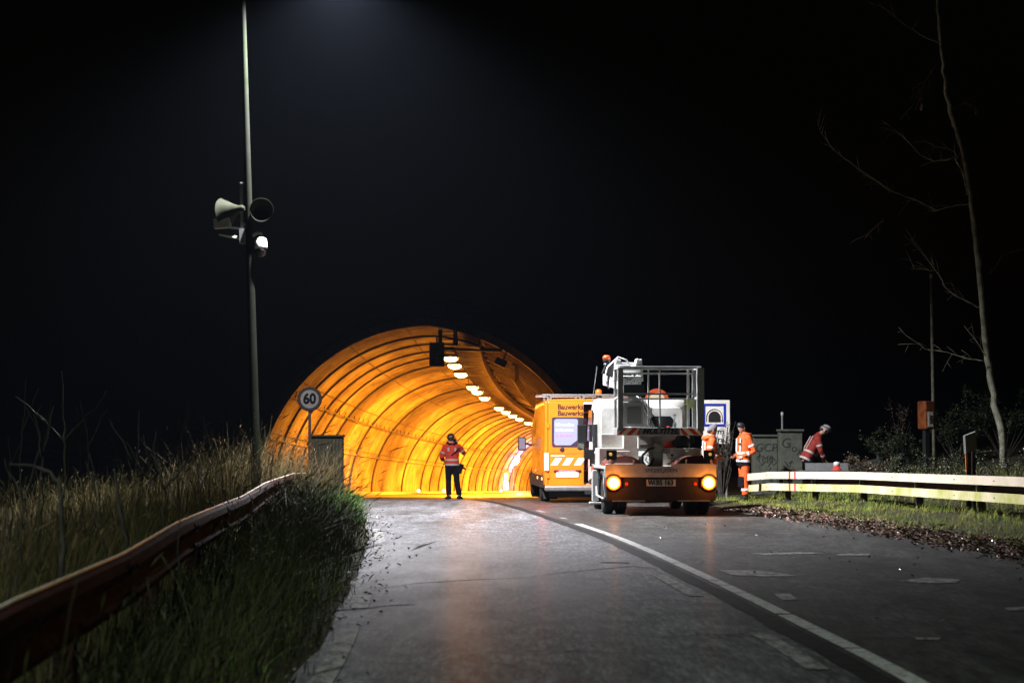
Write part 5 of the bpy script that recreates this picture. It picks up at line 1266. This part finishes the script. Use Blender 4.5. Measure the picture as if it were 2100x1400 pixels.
# bushes
def bush(name, label, c, r, h, n, m, stems=7, ls=(.02, .045)):
    g_ = hz(c[0], c[1]); t = thing(name, label, 'bush', (c[0], c[1], g_)); mb = MB(); lv = []
    for k in range(stems):
        a = RV.uniform(0, 2 * pi); e = Vector((cos(a) * r * RV.uniform(.3, 1), sin(a) * r * RV.uniform(.3, 1), h * RV.uniform(.6, 1.05))); md = e * .5 + Vector((RV.gauss(0, .06), RV.gauss(0, .06), .1))
        mb.tube([(0, 0, -.1), md, e], [.014, .010, .004], 5); lv.append((md, e))
        for _ in range(3):
            q = lerp(md, e, RV.random()); d_ = Vector((RV.gauss(0, .2), RV.gauss(0, .2), RV.uniform(-.05, .3))) * r; mb.tube([q, q + d_], [.006, .002], 4); lv.append((q, q + d_))
    mb.build('stems', M_darkbark, t); vs = []; fs = []
    for _ in range(n):
        a_, b_ = lv[RV.randrange(len(lv))]; q = lerp(a_, b_, RV.random()) + Vector((RV.gauss(0, .05), RV.gauss(0, .05), RV.gauss(0, .05)))
        L = RV.uniform(*ls); u = Vector((RV.gauss(0, 1), RV.gauss(0, 1), RV.gauss(0, 1))).normalized(); v = u.orthogonal().normalized() * L * .45; o = len(vs)
        vs += [q, q + u * L * .5 + v, q + u * L, q + u * L * .5 - v]; fs.append((o, o + 1, o + 2, o + 3))
    me = bpy.data.meshes.new('foliage'); me.from_pydata(vs, [], fs); me.materials.append(m); me.update(); ob = bpy.data.objects.new('foliage', me); COL.objects.link(ob); ob.parent = t
    return t
M_fol = mat('bramble_leaves', (.030, .042, .014), .5, island=.7)
M_fol2 = mat('withered_leaves', (.13, .10, .06), .4, island=.7)
for (px, py, Y, r, h, n, m, lab) in ((1800, 960, 47, 1.0, .75, 1500, M_fol2, 'low withered bramble bush behind the guard rail, left of the orange box'),
                                   (1870, 965, 44, 1.3, .6, 1500, M_fol, 'dark green low bush just behind the guard rail below the orange box'),
                                   (1846, 940, 50, .45, 1.9, 420, M_fol2, 'tall thin twiggy bush with sparse shining leaves left of the orange box'),
                                   (1960, 965, 41, 1.2, .75, 1300, M_fol, 'dark bush behind the slanted roadside plate'),
                                   (2075, 965, 39, 1.3, .9, 1300, M_fol, 'dark bush at the right picture edge behind the guard rail'),
                                   (1760, 955, 48.5, .8, .5, 700, M_fol, 'small dark bush right of the bending worker')):
    q = P(px, py, Y); bush('bush', lab, (q.x, Y), r, h, n, m)
for (px, Y, r, h, n, lab) in ((1830, 49.5, 1.0, 1.0, 3000, 'dark green bush rising left of the orange roadside box'), (1965, 49.5, 1.2, 1.25, 4200, 'tall dark green bush right of the orange roadside box'),
                              (2060, 48.5, 1.2, 1.6, 3600, 'tallest dark bush, behind the foot of the bare tree')):
    q = P(px, 950, Y); bush('bush', lab, (q.x, Y), r, h, n, M_fol, stems=16, ls=(.03, .06))
q = P(1480, 960, 46.6); b_ = bush('dry_bush', 'bare brown dry shrub in front of the tunnel notice board between the two orange workers', (q.x, 46.6), .38, 1.75, 120, M_fol2, stems=70)

# trees
def branch(parent, pts_, rad, m, name='branch', twigs=False):
    pts_ = [Vector(p) for p in pts_]; mb = MB(); R3 = random.Random(int(pts_[0].z * 1000) + len(pts_))
    if not hasattr(rad, '__len__'): rad = [rad] * len(pts_)
    P2 = []; r2 = []
    for i in range(len(pts_) - 1):
        for k in range(4):
            t = k / 4; q = lerp(pts_[i], pts_[i + 1], t); L = (pts_[i + 1] - pts_[i]).length
            if k: q = q + Vector((R3.gauss(0, .02 * L + .002), R3.gauss(0, .02 * L + .002), R3.gauss(0, .01 * L)))
            P2.append(q); r2.append(lerp(rad[i], rad[i + 1], t) * R3.uniform(.88, 1.14))
    P2.append(pts_[-1]); r2.append(rad[-1]); mb.tube(P2, r2, 7)
    if twigs:
        for i in range(2, len(P2) - 1):
            if R3.random() < .6:
                d_ = (P2[i + 1] - P2[i]).normalized(); s_ = Vector((R3.gauss(0, 1), R3.gauss(0, 1), R3.gauss(.2, .8))); v_ = (d_ + s_ * .6).normalized() * R3.uniform(.15, .55)
                e_ = P2[i] + v_; mb.tube([P2[i], P2[i] + v_ * .5 + Vector((0, 0, .02)), e_], [.005, .0035, .002], 4)
                if R3.random() < .5: mb.tube([P2[i] + v_ * .5, P2[i] + v_ * .5 + (v_.cross(Vector((0, 1, 0))) * .4 + v_ * .2)], [.003, .0015], 4)
    return mb.build(name, m, parent, smooth=True)
Yt = 45.0; b0 = P(2064, 960, Yt); g_ = hz(b0.x, Yt); org = Vector((b0.x, Yt, g_))
tr = thing('bare_tree', 'tall thin leafless tree with pale bark curving upward at the right edge', 'tree', org)
tp = [(2064, 975), (2050, 850), (2036, 770), (2028, 720), (2015, 640), (2004, 560), (1997, 500), (1991, 440), (1984, 360), (1977, 300), (1966, 262), (1950, 225), (1938, 180), (1928, 120), (1921, 60), (1915, -10), (1908, -90)]
tv = [P(x, y, Yt) - org for x, y in tp]
for i, v in enumerate(tv): v.y += .25 * sin(i * .8)
branch(tr, [Vector((tv[0].x, tv[0].y, -.3))] + tv, [.10] + [.085 - .062 * i / len(tv) for i in range(len(tv))], M_bark, 'trunk')
def br(ps, r0, dy=0.0):
    v = [P(x, y, Yt) - org for x, y in ps]
    for i, q in enumerate(v): q.y += dy * i
    branch(tr, v, [max(.003, r0 * (1 - .85 * i / (len(v) - 1))) for i in range(len(v))], M_bark, twigs=True)
br([(1986, 418), (1965, 420), (1945, 424), (1918, 432), (1905, 425)], .022, .05)
br([(1918, 430), (1880, 412), (1830, 395), (1790, 370), (1750, 345), (1710, 315), (1680, 280), (1668, 250)], .014, -.06)
br([(1984, 400), (1978, 370), (1968, 345), (1955, 325), (1940, 330)], .026, -.03)
br([(1966, 340), (1958, 310), (1942, 303), (1920, 300), (1890, 280)], .012, .04)
br([(1945, 328), (1915, 332), (1890, 322), (1868, 302), (1845, 280), (1805, 252)], .016, -.05)
br([(2010, 632), (1985, 620), (1955, 605), (1935, 590), (1922, 565), (1905, 545), (1880, 515), (1862, 490)], .02, -.05)
br([(1915, 556), (1895, 552), (1868, 550)], .008, .03)
br([(2018, 740), (1985, 735), (1945, 722), (1900, 715), (1850, 675)], .013, .05)
br([(2022, 730), (2005, 705), (1975, 668)], .013, -.05)
br([(1922, 132), (1900, 160), (1885, 190), (1862, 228)], .008, -.06)
br([(1925, 90), (1895, 75), (1850, 45), (1805, 5)], .009, .05)
br([(1826, 395), (1800, 372), (1770, 358)], .006, .03)
br([(1812, 448), (1790, 470), (1762, 490)], .006, .0)
br([(2030, 560), (2060, 520), (2110, 510)], .01, .03)
mb = MB()
for px, py in ((1890, 212), (2001, 226), (1889, 218)):
    q = P(px, py, Yt) - org; mb.add([q, q + Vector((.04, 0, -.05)), q + Vector((0, .01, -.12)), q + Vector((-.04, 0, -.06))], [(0, 1, 2, 3)])
    mb.tube([q, q + Vector((.02, .02, .25))], .003, 4)
mb.build('leaf', M_leaf, tr)
br([(1885, 190), (1888, 204), (1890, 212)], .004); br([(1950, 225), (1978, 212), (2001, 226)], .006)

def sapling(label, stems_, Y, r=.02, m=M_darkbark, name='sapling'):
    x0, y0 = stems_[0][0]; q = P(x0, y0, Y); gz = hz(q.x, Y); org_ = Vector((q.x, Y, gz)); t = thing(name, label, 'sapling' if name == 'sapling' else name.replace('_', ' '), org_)
    for k, s in enumerate(stems_):
        v = [P(x, y, Y) - org_ for x, y in s]
        if k == 0: v = [Vector((v[0].x, 0, -.1))] + v
        for i, q_ in enumerate(v): q_.y += .03 * i
        rr = r if k == 0 else r * .6
        branch(t, v, [max(.002, rr * (1 - .75 * i / (len(v) - 1))) for i in range(len(v))], m, 'trunk' if k == 0 else 'branch')
    return t
sapling('dark forked sapling shaped like a Y rising over the left guard rail', [[(326, 1160), (332, 1060), (337, 1002)], [(337, 1002), (322, 960), (312, 925), (316, 885)], [(337, 1002), (365, 970), (395, 932), (420, 905)]], 17, .022)
sapling('thick dark broken stem leaning left of the forked sapling', [[(262, 1180), (250, 1080), (236, 1010), (228, 965)]], 14.5, .028)
sapling('thin straight dark stem right of the forked sapling', [[(412, 1110), (408, 1040), (404, 960), (400, 900)], [(407, 1010), (425, 965), (440, 940)]], 19, .013)
sapling('dark stem bending over with a drooping top at the left picture edge', [[(128, 1280), (122, 1150), (118, 1050), (112, 995), (90, 968), (50, 955), (0, 952)]], 11, .02)
sapling('thin dark stem at the far left picture edge', [[(14, 1300), (10, 1150), (6, 1040)]], 10.5, .012)
sapling('slender dark stem between the forked sapling and the rail bend', [[(458, 1085), (455, 1000), (452, 900), (450, 860)]], 24, .010)
sapling('pale bare branching shrub far left against the dark', [[(130, 930), (128, 860), (126, 800), (122, 760)], [(128, 900), (90, 860), (55, 830), (28, 812)], [(128, 905), (160, 870), (200, 830), (215, 800)], [(90, 862), (72, 850), (85, 828)]], 26, .014, M_bark, 'bare_shrub')
sapling('leaning pale dead stalk beside the dark board cabinet', [[(668, 975), (690, 940), (715, 915), (742, 888)]], 43, .006, M_dry, 'stalk')

RS = random.Random(5)
for k in range(16):
    px = RS.uniform(20, 560); Y = RS.uniform(12, 24) if px < 380 else RS.uniform(20, 34)
    yb = 905 + (CAMZ - .3) * F / Y; h_ = RS.uniform(.9, 1.7); s_ = F / Y; dx = RS.uniform(-.12, .12) * s_
    ln = [(px, yb), (px + dx * .3, yb - h_ * s_ * .4), (px + dx * .6, yb - h_ * s_ * .75), (px + dx * 1.3, yb - h_ * s_)]
    st_ = [ln, [(px + dx * .6, yb - h_ * s_ * .7), (px + dx * .6 + RS.uniform(-.2, .2) * s_, yb - h_ * s_ * .95)]]
    q = P(px, yb, Y)
    t_ = sapling('thin dark dead weed stalk standing among the reeds behind the left rail', st_, Y, RS.uniform(.007, .014), M_darkbark, 'weed_stalk')
    t_['category'] = 'stalk'; t_['group'] = 'dark dead stalks among the reeds'
